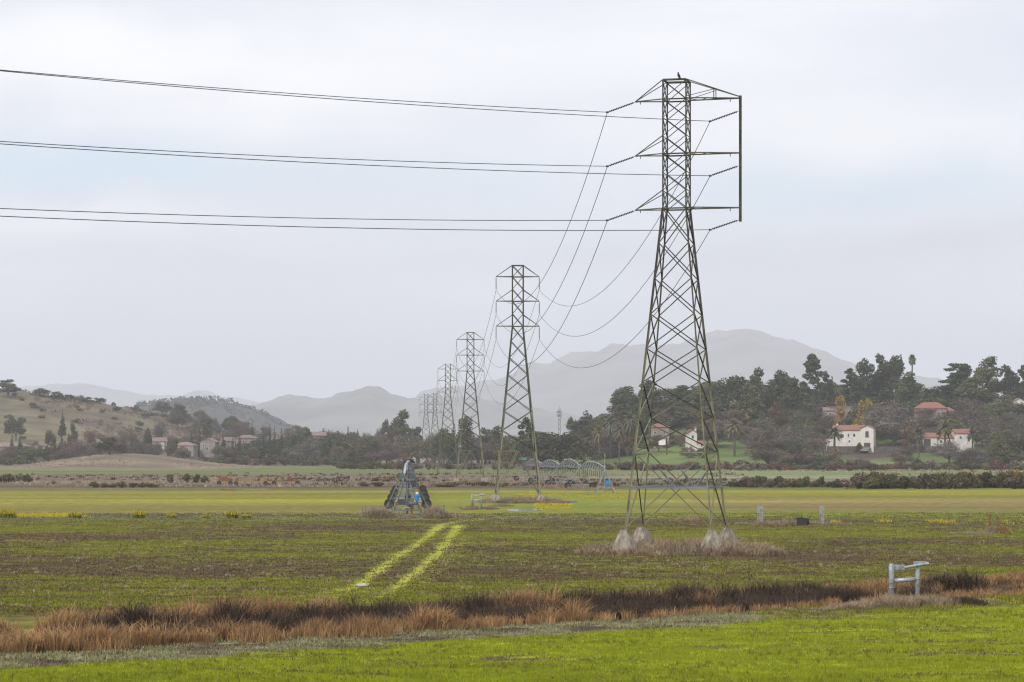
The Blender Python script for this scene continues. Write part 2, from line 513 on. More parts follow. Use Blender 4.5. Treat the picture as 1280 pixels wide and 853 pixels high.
def ground_z(x, y):
    x = np.asarray(x, float); y = np.asarray(y, float)
    s, front, bed = zones(x, y)
    near = 1 - sstep(500, 900, y)
    tr = track_mask(x, y)
    rough = 0.055 * (1 - front) * sstep(165, 172, s) + 0.04
    z = (fbm(x * .9, y * .9, 1, 3) - .5) * 2 * rough + (fbm(x * .16, y * .16, 2, 3) - .5) * 0.16
    z = z + (fbm(x * .25, y * 1.3, 3, 2) - .5) * 0.12 * sstep(168, 175, s)
    z = z * near * (1 - .8 * tr) - 0.06 * tr
    for px, py, rx, ry in PUDDLES:
        cx, cy = (px - 640) * gd(py) / FPX, gd(py)
        q = np.hypot((x - cx) / rx, (y - cy) / ry)
        z = np.where(q < 1.6, z * sstep(1.0, 1.6, q) - 0.05 * (1 - sstep(.9, 1.3, q)), z)
    dip = sstep(151.5, 155, s) * (1 - sstep(160, 163.5, s))
    return z - 0.7 * dip


def lerp_cols(p, stops):
    xs = [k for k, _ in stops]
    return np.stack([np.interp(p, xs, [c[i] for _, c in stops]) for i in range(3)], -1)


def ground_col(x, y):
    p = CZ * FPX / np.maximum(y, 3.0)
    px = x / np.maximum(y, 1) * FPX          # only used to tell the left fields from the right ones
    q = p + (fbm(x * .006, y * .004, 21) - .5) * np.clip(p * .12, .6, 5)
    left = lerp_cols(q, [(0, (.20, .18, .15)), (11, (.20, .18, .15)), (14, (.26, .225, .18)), (16.5, (.22, .19, .145)),
                         (17.5, (.13, .14, .065)), (20, (.15, .17, .06)), (21, (.105, .105, .06)), (22.5, (.15, .168, .058)), (25.5, (.145, .165, .055)), (26.2, (.115, .125, .055)), (27, (.15, .165, .052)), (29, (.14, .17, .045)),
                         (31, (.13, .13, .075)), (33, (.10, .085, .065)), (36, (.15, .125, .09)), (42, (.17, .135, .095)),
                         (44, (.095, .07, .055)), (46.5, (.12, .095, .055)), (49, (.16, .145, .04)), (53, (.245, .225, .028)),
                         (62, (.25, .235, .024)), (70, (.245, .205, .035)), (76, (.215, .18, .036)), (80, (.19, .175, .035)),
                         (81.5, (.075, .07, .03)), (83, (.12, .135, .065)), (87, (.15, .165, .085)), (91, (.10, .095, .045)), (300, (.10, .095, .045))])
    right = lerp_cols(q, [(0, (.19, .175, .14)), (20, (.19, .175, .14)), (24, (.20, .19, .13)), (28, (.17, .215, .085)), (33, (.19, .22, .10)),
                          (37, (.20, .19, .12)), (42, (.10, .09, .055)), (48, (.14, .15, .035)), (51, (.24, .235, .024)), (57, (.245, .225, .03)),
                          (62, (.23, .19, .05)), (70, (.235, .185, .06)), (76, (.19, .17, .045)), (79, (.17, .18, .028)), (84, (.12, .15, .025)),
                          (90, (.10, .115, .03)), (300, (.10, .095, .045))])
    k = sstep(0.0, 260, px + 200 * (fbm(x * .01, y * .01, 33) - .5))[..., None]
    c = left * (1 - k) + right * k
    # mid field: patchy green over turned brown soil, in drifts that run along the drill lines
    g1 = fbm(x * .022 + .010 * y, y * .042, 41, 5)
    g2 = fbm(x * .22, y * .55, 43, 4)
    g3 = fbm(x * .9, y * 1.6, 47, 3)
    green = np.array((.150, .160, .012)); soil = np.array((.092, .062, .030)); och = np.array((.21, .175, .05))
    mixg = sstep(.40, .64, .50 * g1 + .28 * g2 + .22 * g3)
    mid = soil * (1 - mixg[..., None]) + green * mixg[..., None]
    o = (sstep(.55, .75, fbm(x * .09, y * .2, 49)) * .45)[..., None]
    mid = mid * (1 - o) + och * o
    lush = (sstep(.5, .7, fbm(x * .03, y * .02, 52)) * sstep(-40, 20, x - .0 * y) * (1 - sstep(330, 400, y)) * .55)[..., None]
    mid = mid * (1 - lush) + np.array((.175, .215, .010)) * lush
    km = (sstep(83, 92, q))[..., None]
    c = c * (1 - km) + mid * km
    # far-field streaks
    st = (fbm(x * .006, y * .035, 61, 5) - .5)[..., None] * (1 - km)
    c = c * (1 + 1.1 * st)
    st2 = sstep(.56, .7, fbm(x * .02, y * .05, 63, 4))[..., None] * (1 - km) * .5
    c = c * (1 - st2) + np.array((.185, .15, .07)) * st2
    # pale, bare streaks and the bright strip beside the first pivot
    br = sstep(25, 5, np.abs(y - 412 - .03 * x)) * 0.0
    strip = (sstep(.45, .6, fbm(x * .02, y * .05, 66)) * sstep(-45, -10, x) * (1 - sstep(60, 110, x)) * sstep(378, 386, y) * (1 - sstep(402, 412, y)))[..., None]
    c = c * (1 - .75 * strip) + np.array((.20, .24, .014)) * .75 * strip
    lush2 = (np.exp(-(((x - 4) / 22) ** 2 + ((y - 505) / 95) ** 2)))[..., None]
    c = c * (1 - .7 * lush2) + np.array((.17, .235, .016)) * .7 * lush2
    s, front, bed = zones(x, y)
    tr = track_mask(x, y)[..., None]
    c = c * (1 - tr) + np.array((.30, .305, .035)) * tr * (.75 + .5 * fbm(x * .8, y * .5, 92))[..., None] * 1.0
    # a worn lighter margin along the far bank of the ditch, on the left
    mg = (np.exp(-((s - 170.5 - .15 * np.maximum(0, x + 22)) / 2.2) ** 2) * (1 - sstep(-18, -2, x)) * .7)[..., None]
    c = c * (1 - mg) + np.array((.21, .20, .07)) * mg
    pr = ((1 - sstep(167, 172, s)) * sstep(0, 18, x))[..., None] * .75
    c = c * (1 - pr) + np.array((.15, .105, .062)) * pr
    # near bank: grey-green weeds, then the fresh green field
    strip2 = (1 - sstep(150.5, 151.5, s))[..., None]
    pale = sstep(.4, .6, fbm(x * .5, y * .7, 71))[..., None]
    wd = np.array((.085, .065, .045)) * (1 - pale) + np.array((.21, .215, .12)) * pale
    rt = sstep(8, 20, x)[..., None]
    wd = wd * (1 - rt) + (np.array((.20, .185, .04)) * pale + np.array((.12, .12, .03)) * (1 - pale)) * rt
    c = c * (1 - strip2) + wd * strip2
    bare = (sstep(.54, .68, .6 * fbm(x * .10, y * .38, 81, 4) + .4 * fbm(x * 1.1, y * 1.4, 82, 3)) * .85)[..., None]
    fg = np.array((.25, .285, .007)) * (1 - bare) + np.array((.15, .12, .035)) * bare
    fr = front[..., None]
    c = c * (1 - fr) + fg * fr
    c = c * (1 - bed[..., None]) + np.array((.060, .042, .030)) * bed[..., None]
    return c * (1 + .35 * (g3 - .5))[..., None]


ys = np.concatenate([np.linspace(-150, 60, 12), np.linspace(70, 104, 18),
                     CZ * FPX / np.concatenate([np.arange(318, 2.9, -0.42), np.arange(2.8, 1.15, -0.1)])])
ts = np.unique(np.concatenate([np.linspace(-.6, -.26, 12), np.linspace(-.26, .26, 360), np.linspace(.26, .6, 12)]))
wid = np.maximum(200.0, 0 * ys + ys + 30)
GX = ts[None, :] * wid[:, None]; GY = np.repeat(ys[:, None], len(ts), 1)
GZ = ground_z(GX, GY)
gc = ground_col(GX, GY)
nr, ncl = GX.shape
idx = np.arange(nr * ncl).reshape(nr, ncl)
F = np.stack([idx[:-1, :-1].ravel(), idx[:-1, 1:].ravel(), idx[1:, 1:].ravel(), idx[1:, :-1].ravel()], -1)
ground = link('ground', mesh_np('ground', np.stack([GX.ravel(), GY.ravel(), GZ.ravel()], -1), F, MAT['ground'], col=gc.reshape(-1, 3), smooth=True))
ground['kind'] = 'structure'
ground['label'] = 'flat farmland of green and brown fields running to the hills'

for i, (px, py, rx, ry) in enumerate(PUDDLES):
    cx, cy = (px - 640) * gd(py) / FPX, gd(py)
    n = 40
    a = np.linspace(0, 2 * np.pi, n, endpoint=False)
    r = 1 + .35 * (fbm(np.cos(a) * 2 + 9 * i, np.sin(a) * 2, 3) - .5) * 2
    V = np.stack([cx + rx * r * np.cos(a), cy + ry * r * np.sin(a), np.full(n, -.012)], -1)
    V = np.concatenate([[[cx, cy, -.012]], V])
    Fp = np.array([(0, 1 + k, 1 + (k + 1) % n) for k in range(n)])
    o = link('puddle', mesh_np('puddle', V, Fp, MAT['water']))
    o['kind'] = 'structure'


# ------------------------------------------------------------------ hills and mountains
def hill_r(x, y):
    t = sstep(1290, 1790, y) * (1 - sstep(2050, 2600, y))
    m = sstep(-30, 105, x) * (1 - .6 * sstep(420, 800, x))
    return 38 * t * m + (fbm(x * .02, y * .02, 101) - .5) * 5 * t * m - .5


LCREST = [(-260, 470), (-100, 478), (0, 493), (50, 497), (100, 505), (160, 519), (200, 527), (240, 540), (300, 553), (380, 561), (470, 566)]


def hill_l(x, y):
    px = 640 + x * FPX / 2300
    cy = np.interp(px, [a for a, _ in LCREST], [b for _, b in LCREST])
    zc = CZ + (HOR - cy) * 2300 / FPX
    t = np.where(y < 2300, np.clip((y - 1690) / 610, 0, 1) ** 1.35, 1 - sstep(2300, 3000, y))
    edge = 1 - sstep(440, 500, px)
    return (zc + 4) * t * edge + (fbm(x * .015, y * .012, 111) - .5) * 9 * t * edge - .6


def knoll(x, y):
    u = np.hypot((x + 202) / 62, (y - 1490) / 120)
    return 7.6 * np.exp(-(u * 1.35) ** 2 * 1.1) - .35


def heightfield(name, label, f, cf, x0, x1, y0, y1, nx, ny, mat):
    X, Y = np.meshgrid(np.linspace(x0, x1, nx), np.linspace(y0, y1, ny))
    Z = f(X, Y)
    i = np.arange(nx * ny).reshape(ny, nx)
    F = np.stack([i[:-1, :-1].ravel(), i[:-1, 1:].ravel(), i[1:, 1:].ravel(), i[1:, :-1].ravel()], -1)
    c = cf(X, Y, Z).reshape(-1, 3) if cf else None
    o = link(name, mesh_np(name, np.stack([X.ravel(), Y.ravel(), Z.ravel()], -1), F, mat, col=c, smooth=True))
    o['kind'] = 'structure'; o['label'] = label
    return o


def col_r(x, y, z):
    g = sstep(.30, .50, fbm(x * .03, y * .012, 121))[..., None]
    c = np.array((.095, .075, .058)) * (1 - g) + np.array((.115, .155, .045)) * g
    top = sstep(1500, 1600, y)[..., None]
    c = c * (1 - top) + np.array((.07, .06, .045)) * top
    low = (1 - sstep(1.0, 3.5, z))[..., None]
    return c * (1 - .6 * low) + np.array((.10, .08, .062)) * .6 * low


def col_l(x, y, z):
    px = 640 + x / y * FPX
    n = fbm(x * .012, y * .008, 131)
    row = HOR - (z - CZ) * FPX / y
    g = (sstep(-9, 5, row - 495 - .40 * px + 14 * (n - .5)) * (1 - sstep(115, 150, px)))[..., None]
    a = np.array((.115, .080, .060)) * (1 - sstep(.4, .65, n)[..., None]) + np.array((.145, .118, .076)) * sstep(.4, .65, n)[..., None]
    c = a * (1 - g) + np.array((.17, .142, .085)) * g
    s = (sstep(.58, .66, fbm(x * .03, z * .12, 137)))[..., None] * .5
    return c * (1 - s) + np.array((.09, .08, .055)) * s


heightfield('hillside', 'green and wooded hillside behind the fields, houses on it', hill_r, col_r, -60, 800, 1285, 2600, 150, 120, MAT['hill'])
heightfield('hillside', 'bare brown and green hill with scattered oaks', hill_l, col_l, -900, -95, 1680, 3000, 150, 130, MAT['hill'])
heightfield('knoll', 'low grassy knoll beneath the lone oak', knoll, lambda x, y, z: np.array((.205, .165, .118)) * (1 + .5 * (fbm(x * .03, y * .02, 3) - .5))[..., None],
            -330, -80, 1300, 1690, 60, 50, MAT['hill'])


def ridge(name, label, prof, d, depth, rough, mat, nx=220, ny=44, seed=0):
    xs = [(a - 640) * d / FPX for a, _ in prof]; zs = [CZ + (HOR - b) * d / FPX for _, b in prof]
    X, V = np.meshgrid(np.linspace(xs[0], xs[-1], nx), np.linspace(-1, 1.0, ny))
    Y = d + V * depth + (fbm(X / (d * .07), V * 0, seed + 3) - .5) * depth * .5 * (1 - np.abs(V))
    zc = np.interp(X, xs, zs)
    fall = np.where(V < 0, 1 - np.abs(V) ** 1.25, 1 - V ** 2)
    spur = (fbm(X / (d * .034), V * 2.2, seed, 5) - .5) * 2
    Z = zc * fall * (1 + .45 * spur * np.minimum(np.abs(V) * 3, 1) * (1 - np.abs(V))) + rough * (fbm(X / (d * .006), V * 9, seed + 9, 5) - .5) * fall - 2
    i = np.arange(nx * ny).reshape(ny, nx)
    F = np.stack([i[:-1, :-1].ravel(), i[:-1, 1:].ravel(), i[1:, 1:].ravel(), i[1:, :-1].ravel()], -1)
    o = link(name, mesh_np(name, np.stack([X.ravel(), Y.ravel(), Z.ravel()], -1), F, mat, smooth=True))
    o['kind'] = 'structure'; o['label'] = label
    return lambda px, v: (px, v)


ridge('mountain', 'tall hazy mountain ridge behind the towers',
      [(440, 562), (500, 510), (525, 489), (560, 483), (600, 474), (640, 463), (660, 451), (690, 449), (715, 440), (740, 439), (770, 432), (800, 433), (820, 438), (845, 436), (880, 427), (915, 419), (935, 418),
       (960, 425), (1000, 437), (1045, 455), (1090, 468), (1130, 474), (1180, 478), (1240, 486), (1300, 492), (1420, 500), (1600, 530), (1700, 562)], 20000, 4500, 75, MAT['mount'], 420, 60, seed=200)
ridge('mountain', 'hazy rounded ridge between the left hills and the towers',
      [(240, 562), (290, 520), (318, 504), (345, 497), (362, 492), (390, 497), (415, 496), (440, 489), (458, 485), (475, 486), (492, 495), (515, 500), (545, 498), (590, 496), (640, 502), (720, 520), (800, 545), (860, 562)], 14500, 2400, 50, MAT['mount'], 320, 50, seed=230)
ridge('mountain', 'palest ridge far off above the left hill',
      [(-260, 520), (-120, 500), (0, 492), (40, 486), (75, 481), (110, 481), (140, 485), (165, 492), (190, 496), (225, 496), (243, 490), (262, 491), (290, 499), (330, 506), (380, 512), (460, 530), (520, 560)], 25000, 3000, 80, MAT['mount'], 300, 44, seed=260)
WR = [(60, 562), (110, 540), (150, 517), (185, 506), (220, 501), (250, 499), (275, 501), (300, 507), (330, 519), (365, 536), (400, 548), (450, 561)]
ridge('wooded_ridge', 'dark wooded ridge rising behind the bare left hill', WR, 5200, 640, 14, MAT['farwood'], 200, 40, seed=290)

# ------------------------------------------------------------------ transmission towers
BAR = MB().angle((0, 0, 0), (0, 0, 1), 1.0).mesh('angle_bar', MAT['steel'])


def bar(name, p0, p1, w, parent, mat=None):
    """a steel angle that shares one mesh: unit bar turned and stretched between two points"""
    p0 = Vector(p0); p1 = Vector(p1); d = p1 - p0
    o = bpy.data.objects.new(name, BAR)
    COL.objects.link(o)
    o.parent = parent
    o.location = p0
    o.rotation_mode = 'QUATERNION'
    o.rotation_quaternion = d.to_track_quat('Z', 'Y')
    o.scale = (w, w, d.length)
    if mat:
        o.material_slots[0].link = 'OBJECT'
        o.material_slots[0].material = mat
    return o


def corner(f, z, sx, sy):
    w = f(z)
    return Vector((sx * w, sy * w, z))


CORN = [(-1, -1), (1, -1), (1, 1), (-1, 1)]


def insulator_mesh(L, n=15):
    prof = [(.03, 0), (.03, .18)]
    z0, z1 = .18, L - .18
    st = (z1 - z0) / n
    for k in range(n):
        z = z0 + k * st
        prof += [(.04, z), (.105, z + st * .35), (.105, z + st * .5), (.04, z + st * .7)]
    prof += [(.03, z1), (.03, L)]
    return MB().lathe(prof, 8).mesh('insulator_string', MAT['insul'])


INS_S = insulator_mesh(2.78)
INS_H = insulator_mesh(2.3, 13)


def footing_mesh(h, r0, r1, seed):
    n = 8
    vs = []; fs = []
    prof = [(r0 * 1.06, -.35), (r0, 0.02), (r0 * .80 + r1 * .2, h * .3), (r0 * .45 + r1 * .55, h * .62), (r1 * 1.08, h * .93), (r1 * .9, h)]
    for j, (r, z) in enumerate(prof):
        for k in range(n):
            a = 2 * math.pi * k / n
            sq = 1 / max(abs(math.cos(a)), abs(math.sin(a)))
            rr = r * (1 + (.55) * (min(sq, 1.25) - 1)) * (1 + .07 * (float(vnoise(k * 1.3 + seed * 17, j * 1.1, 4)) - .5) * 2)
            vs.append((rr * math.cos(a), rr * math.sin(a), z))
    m = MB(); m.add(vs, [(j * n + k, j * n + (k + 1) % n, (j + 1) * n + (k + 1) % n, (j + 1) * n + k) for j in range(len(prof) - 1) for k in range(n)]
                    + [tuple(range((len(prof) - 1) * n, len(prof) * n))])
    return m


def hub_tube(name, p0, p1, r, parent, mat):
    return MB().tube(p0, p1, r, n=6).part(name, mat, parent)


# --- the near angle tower
ANG = -math.radians(14)
T1P = Vector((14.8, 256.0, 0))
FH = 2.3
t1 = thing('transmission_tower', 'tallest nearest lattice tower with one long bar joining its right arm tips', 'pylon', T1P, ANG, 'lattice pylons in the line')
f1 = lambda z: 1.05 + (3.85 - 1.05) * max(0.0, 1 - (z - FH) / 28.7)
S = MAT['steel']
lv = [0, 3.7, 6.8, 9.9, 13.1, 16.1, 19.2, 22.4, 25.6, 28.7, 30.33, 31.97, 33.6, 35.23, 36.87, 38.5, 40.2]
lv = [z + FH for z in lv]
for sx, sy in CORN:
    lb = MB()
    lb.angle(corner(f1, FH - .12, sx, sy), corner(f1, FH + 28.7, sx, sy), .155)
    lb.angle(corner(f1, FH + 28.7, sx, sy), corner(f1, FH + 40.2, sx, sy), .115)
    lb.part('leg', MAT['steel_leg'], t1)
FACES = [(0, 1), (2, 3), (3, 0), (1, 2)]                      # front, back, left, right pairs of corners
for a, b in FACES:
    side = (a, b) in ((3, 0), (1, 2))
    for i in range(2, len(lv) - 1):
        z0, z1 = lv[i], lv[i + 1]
        w = .10 if i < 9 else .075
        bar('brace', corner(f1, z0, *CORN[a]), corner(f1, z1, *CORN[b]), w, t1)
        bar('brace', corner(f1, z0, *CORN[b]), corner(f1, z1, *CORN[a]), w, t1, MAT['steel_low'] if i < 4 else None)
    # tall bottom panel: crossed legs braces from the feet to the strut
    bar('brace', corner(f1, lv[0] + .15, *CORN[a]), corner(f1, lv[2], *CORN[b]), .10, t1, MAT['steel_low'])
    bar('brace', corner(f1, lv[0] + .15, *CORN[b]), corner(f1, lv[2], *CORN[a]), .10, t1, MAT['steel_low'])
    bar('strut', corner(f1, lv[2], *CORN[a]), corner(f1, lv[2], *CORN[b]), .13, t1, MAT['steel_low'])
    bar('reinforcing_beam', corner(f1, lv[1], *CORN[a]) , corner(f1, lv[1], *CORN[b]), .19, t1, MAT['galv_dark'])
    for z in (lv[9], lv[12], lv[15], lv[16]):
        bar('strut', corner(f1, z, *CORN[a]), corner(f1, z, *CORN[b]), .10, t1)
# short galvanised props above the reinforcing beam
for x0, x1, y in ((-1.25, .05, -.6), (.35, 1.5, .2), (2.7, 1.6, .6)):
    hub_tube('prop', (x0, y * 2.0, lv[1] + 1.55), (x1, y * 2.0, lv[1] + .02), .10, t1, MAT['galv_dark'])
bar('reinforcing_beam', (-f1(lv[1]), .0, lv[1] + .02), (f1(lv[1]), .0, lv[1] + .02), .2, t1, MAT['galv_dark'])
for k in range(7):
    x = -3 + k
    bar('lacing_bar', (x * .85, 0.02, lv[1]), ((x + .5) * .85, -f1(lv[1]) * (1 if k % 2 else -1), lv[1] + .01), .06, t1, MAT['galv_dark'])
# crossarms
c28 = 1.05
for lev in (38.5, 33.6, 28.7):
    z = lev + FH
    tip = Vector((-3.78, 0, z - .05))
    arm = MB()
    for sy in (-1, 1):
        arm.angle((-c28 * -1, sy * c28, z), (-c28, sy * c28, z), .10)
        arm.angle((-c28, sy * c28, z), tip, .095)
        up = 1.75 if lev > 38 else 1.633
        arm.angle((-c28, sy * c28, z + up), tip, .075)
    arm.tube(tip + Vector((.1, -.25, 0)), tip + Vector((.1, .25, 0)), .06)
    arm.box((-3.3, 0, z - .16), (.06, .06, .28))
    arm.part('crossarm', S, t1)
    rt = Vector((5.75, 0, z - .03))
    arm = MB()
    for sy in (-1, 1):
        arm.angle((c28, sy * c28, z + .05), rt + Vector((0, sy * .10, .02)), .115)
        if lev > 38:
            arm.angle((c28, sy * c28, z + 1.75), (rt.x, sy * .12, z + .14), .09)
            q = .52
            mid = Vector((c28 + (rt.x - c28) * q, sy * c28 * (1 - q) + sy * .1 * q, z))
            arm.angle(mid, mid + Vector((0, 0, 1.75 * (1 - q) + .05)), .07)
            arm.angle((c28, sy * c28, z + .2), mid + Vector((0, 0, .82)), .06)
    for k in range(5):
        q0, q1 = k / 5, (k + 1) / 5
        s0 = 1 if k % 2 else -1
        arm.angle((c28 + (rt.x - c28) * q0, s0 * c28 * (1 - q0), z + .03), (c28 + (rt.x - c28) * q1, -s0 * c28 * (1 - q1), z + .03), .06)
    arm.box((4.9, 0, z - .16), (.06, .06, .3))
    arm.part('crossarm', S, t1)
pole = MB()
pole.angle((5.75, -.06, FH + 27.45), (5.75, -.06, FH + 38.75), .13)
pole.angle((5.84, .06, FH + 27.45), (5.84, .06, FH + 38.75), .13)
for z in np.arange(28, 38.6, 1.1):
    pole.box((5.79, 0, FH + z), (.16, .2, .1))
pole.part('vertical_bar', S, t1)
cap = MB()
for a, b in FACES:
    cap.angle(corner(f1, lv[16] + .05, *CORN[a]), corner(f1, lv[16] + .05, *CORN[b]), .13)
cap.part('top_frame', S, t1)
sg = MB().box((-.72, -3.05, 7.7 + FH), (.62, .03, .50)); sg.part('sign_plate', MAT['white'], t1)
MB().box((-.30, -3.02, 7.35 + FH), (.09, .05, 1.5)).part('sign_post', S, t1)
for k, (sx, sy) in enumerate(CORN):
    w = f1(FH)
    m = footing_mesh(FH - .1, 1.22, .42, k + 1)
    o = m.part('footing', MAT['concrete'], t1, (sx * (w + .12), sy * (w + .12), 0))
    o.rotation_euler = (0, 0, k * .37)
R1 = Matrix.Rotation(ANG, 3, 'Z')
ends = {('L', i): None for i in range(3)}
pull = Vector((-2.48, .92, -.80))
inv = Matrix.Rotation(-ANG, 3, 'Z')
for i, (lz, rz_) in enumerate(((38.45, 37.35), (33.55, 32.45), (28.65, 27.6))):
    for key, base in (('L', Vector((-3.78, 0, lz + FH - .02))), ('R', Vector((5.66, 0, rz_ + FH)))):
        dl = inv @ pull
        o = link('insulator_string', INS_S, t1, base)
        o.rotation_mode = 'QUATERNION'; o.rotation_quaternion = dl.to_track_quat('Z', 'Y')
        clamp = MB().tube(base + dl - Vector((.12, 0, 0)), base + dl + Vector((.12, 0, .0)), .09).part('line_clamp', MAT['wire'], t1)
        ends[(key, i)] = [T1P + R1 @ (base + dl)]

# --- the suspension towers behind it
TR = math.radians(2.8)
FH2 = 1.5
t2 = thing('transmission_tower', 'second lattice tower between the two irrigation pivots, straight symmetric arms', 'pylon', (1.0, 500, 0), TR, 'lattice pylons in the line')
f2 = lambda z: .95 + (3.85 - .95) * max(0.0, 1 - (z - FH2) / 29.5)
S2 = MAT['steel']
lv2 = [z + FH2 for z in (0, 7.6, 11.2, 14.6, 17.9, 21.0, 24.0, 26.9, 29.5, 31.7, 33.9, 36.05, 38.2, 40.2)]
for sx, sy in CORN:
    lb = MB()
    lb.angle(corner(f2, FH2 - .1, sx, sy), corner(f2, FH2 + 29.5, sx, sy), .19)
    lb.angle(corner(f2, FH2 + 29.5, sx, sy), corner(f2, FH2 + 40.2, sx, sy), .15)
    lb.part('leg', MAT['steel_leg'], t2)
for a, b in FACES:
    for i in range(1, len(lv2) - 1):
        z0, z1 = lv2[i], lv2[i + 1]
        bar('brace', corner(f2, z0, *CORN[a]), corner(f2, z1, *CORN[b]), .11, t2)
        bar('brace', corner(f2, z0, *CORN[b]), corner(f2, z1, *CORN[a]), .11, t2)
    hub = (corner(f2, lv2[1], *CORN[a]) + corner(f2, lv2[1], *CORN[b])) / 2
    for k in (a, b):
        bar('brace', corner(f2, lv2[0] + .1, *CORN[k]), hub, .13, t2, MAT['steel_low'])
        bar('strut', corner(f2, lv2[1], *CORN[k]), hub, .13, t2, MAT['steel_low'])
    for z in (lv2[8], lv2[10], lv2[12], lv2[13]):
        bar('strut', corner(f2, z, *CORN[a]), corner(f2, z, *CORN[b]), .12, t2)
MB().box((.0, -3.0, lv2[1] - 1.2), (.32, .05, 3.0)).part('sign_plate', S2, t2)
ATT = []
for lev in (38.2, 33.9, 29.5):
    z = lev + FH2
    for sx in (-1, 1):
        tip = Vector((sx * 3.8, 0, z))
        arm = MB()
        for sy in (-1, 1):
            arm.angle((sx * .95, sy * .95, z), tip, .14)
            arm.angle((sx * .95, sy * .95, z + 2.0), tip, .10)
        arm.part('crossarm', S2, t2)
        link('insulator_string', INS_H, t2, tip + Vector((0, 0, -2.3)))
    ATT.append(z - 2.3)
for k, (sx, sy) in enumerate(CORN):
    w = f2(FH2)
    footing_mesh(FH2 - .08, 1.0, .42, k + 7).part('footing', MAT['concrete'], t2, (sx * (w + .08), sy * (w + .08), 0))

t3 = copy_tree(t2)
t3.location = (-11.5, 786, 0)
t3['label'] = 'third lattice tower, half the apparent height of the second'
# far towers: legs, lattice and arms only
def far_tower(name, label, loc, sc):
    t = thing(name, label, 'pylon', loc, TR, 'lattice pylons in the line')
    for sx, sy in CORN:
        lb = MB()
        lb.angle(corner(f2, 0, sx, sy), corner(f2, FH2 + 29.5, sx, sy), .24)
        lb.angle(corner(f2, FH2 + 29.5, sx, sy), corner(f2, FH2 + 40.2, sx, sy), .2)
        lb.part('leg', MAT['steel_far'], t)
    for a, b in FACES:
        m = MB()
        for i in range(0, len(lv2) - 1):
            m.angle(corner(f2, lv2[i], *CORN[a]), corner(f2, lv2[i + 1], *CORN[b]), .13)
            m.angle(corner(f2, lv2[i], *CORN[b]), corner(f2, lv2[i + 1], *CORN[a]), .13)
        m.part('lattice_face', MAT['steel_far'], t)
    for lev in (38.2, 33.9, 29.5):
        z = lev + FH2
        for sx in (-1, 1):
            arm = MB()
            for sy in (-1, 1):
                arm.angle((sx * .95, sy * .95, z), (sx * 3.8, 0, z), .16)
                arm.angle((sx * .95, sy * .95, z + 2.0), (sx * 3.8, 0, z), .12)
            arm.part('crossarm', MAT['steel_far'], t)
            link('insulator_string', INS_H, t, (sx * 3.8, 0, z - 2.3))
    t.scale = (sc, sc, sc)
    return t


far_tower('transmission_tower', 'fourth lattice tower, just left of the third', (-24.2, 1074, 0), 1.0)
far_tower('transmission_tower', 'small lattice tower, right one of the farthest pair', (-36.8, 1360, 0), .87)
far_tower('transmission_tower', 'small lattice tower, farthest left end of the pylon line', (-50.0, 1655, 0), 1.0)
CHAIN = [((1.0, 500), 1.0), ((-11.5, 786), 1.0), ((-24.2, 1074), 1.0), ((-36.8, 1360), .87), ((-50.0, 1655), 1.0)]
for i in range(3):
    for key, sx in (('L', -1), ('R', 1)):
        for (x, y), sc in CHAIN:
            ends[(key, i)].append(Vector((x + sx * 3.8 * sc * math.cos(TR), y + sx * 3.8 * sc * math.sin(TR), ATT[i] * sc)))
ROWS = ('top', 'middle', 'bottom')
UIN = Vector((-.677, -.736, 0))
SAGL = {('L', 0): 3.6, ('L', 1): 4.0, ('L', 2): 4.0, ('R', 0): 3.7, ('R', 1): 3.9, ('R', 2): 4.1}
for (key, i), pts in ends.items():
    poly = []
    p = pts[0]
    q = p + UIN * 250
    for k in range(40, 0, -1):
        u = k / 40
        u = u * u if False else u
        w = p.lerp(q, u)
        w.z -= 4 * SAGL[(key, i)] * u * (1 - u)
        poly.append(w)
    for a, b, sg in zip(pts[:-1], pts[1:], (8.3, 9.0, 9.0, 8.0, 9.0)):
        for k in range(26):
            u = k / 26
            w = a.lerp(b, u)
            w.z -= 4 * sg * u * (1 - u)
            poly.append(w)
    poly.append(pts[-1])
    m = MB().path(poly, .032, 5)
    o = m.part('power_line', MAT['wire'], None, smooth=True)
    tag(o, '%s wire held by the %s insulator on the %s of the nearest tower' % ({'top': 'highest', 'middle': 'middle', 'bottom': 'lowest'}[ROWS[i]], ROWS[i], 'left arm side' if key == 'L' else 'right-hand bar'),
        'power line', 'wires strung between the pylons')

# the bird on the tower top: one lathed body with head, beak, tail and wings joined into it
def bird():
    n = 12
    spine = [(-.17, -.06, .02), (-.13, .03, .05), (-.07, .12, .10), (-.01, .23, .14), (.02, .33, .13), (.035, .41, .09), (.05, .46, .072), (.06, .52, .08), (.06, .575, .06), (.06, .605, .015)]
    vs = []; fs = []
    for x, z, r in spine:
        for k in range(n):
            a = 2 * math.pi * k / n
            vs.append((x + r * math.cos(a), r * math.sin(a) * .95, z))
    for i in range(len(spine) - 1):
        for k in range(n):
            fs.append((i * n + k, i * n + (k + 1) % n, (i + 1) * n + (k + 1) % n, (i + 1) * n + k))
    fs += [tuple(reversed(range(n))), tuple(range((len(spine) - 1) * n, len(spine) * n))]
    m = MB().add(vs, fs)
    m.tube((.11, 0, .525), (.215, 0, .50), .026, .004, n=6)
    for s in (-1, 1):
        m.tube((.0, s * .05, .14), (.02, s * .05, -.02), .014, n=5)
        m.add([(.03, s * .135, .36), (.0, s * .152, .24), (-.10, s * .11, .08), (-.20, s * .05, -.05), (-.12, s * .10, .18), (-.02, s * .12, .34)], [(0, 1, 2, 3, 4, 5)])
    return m


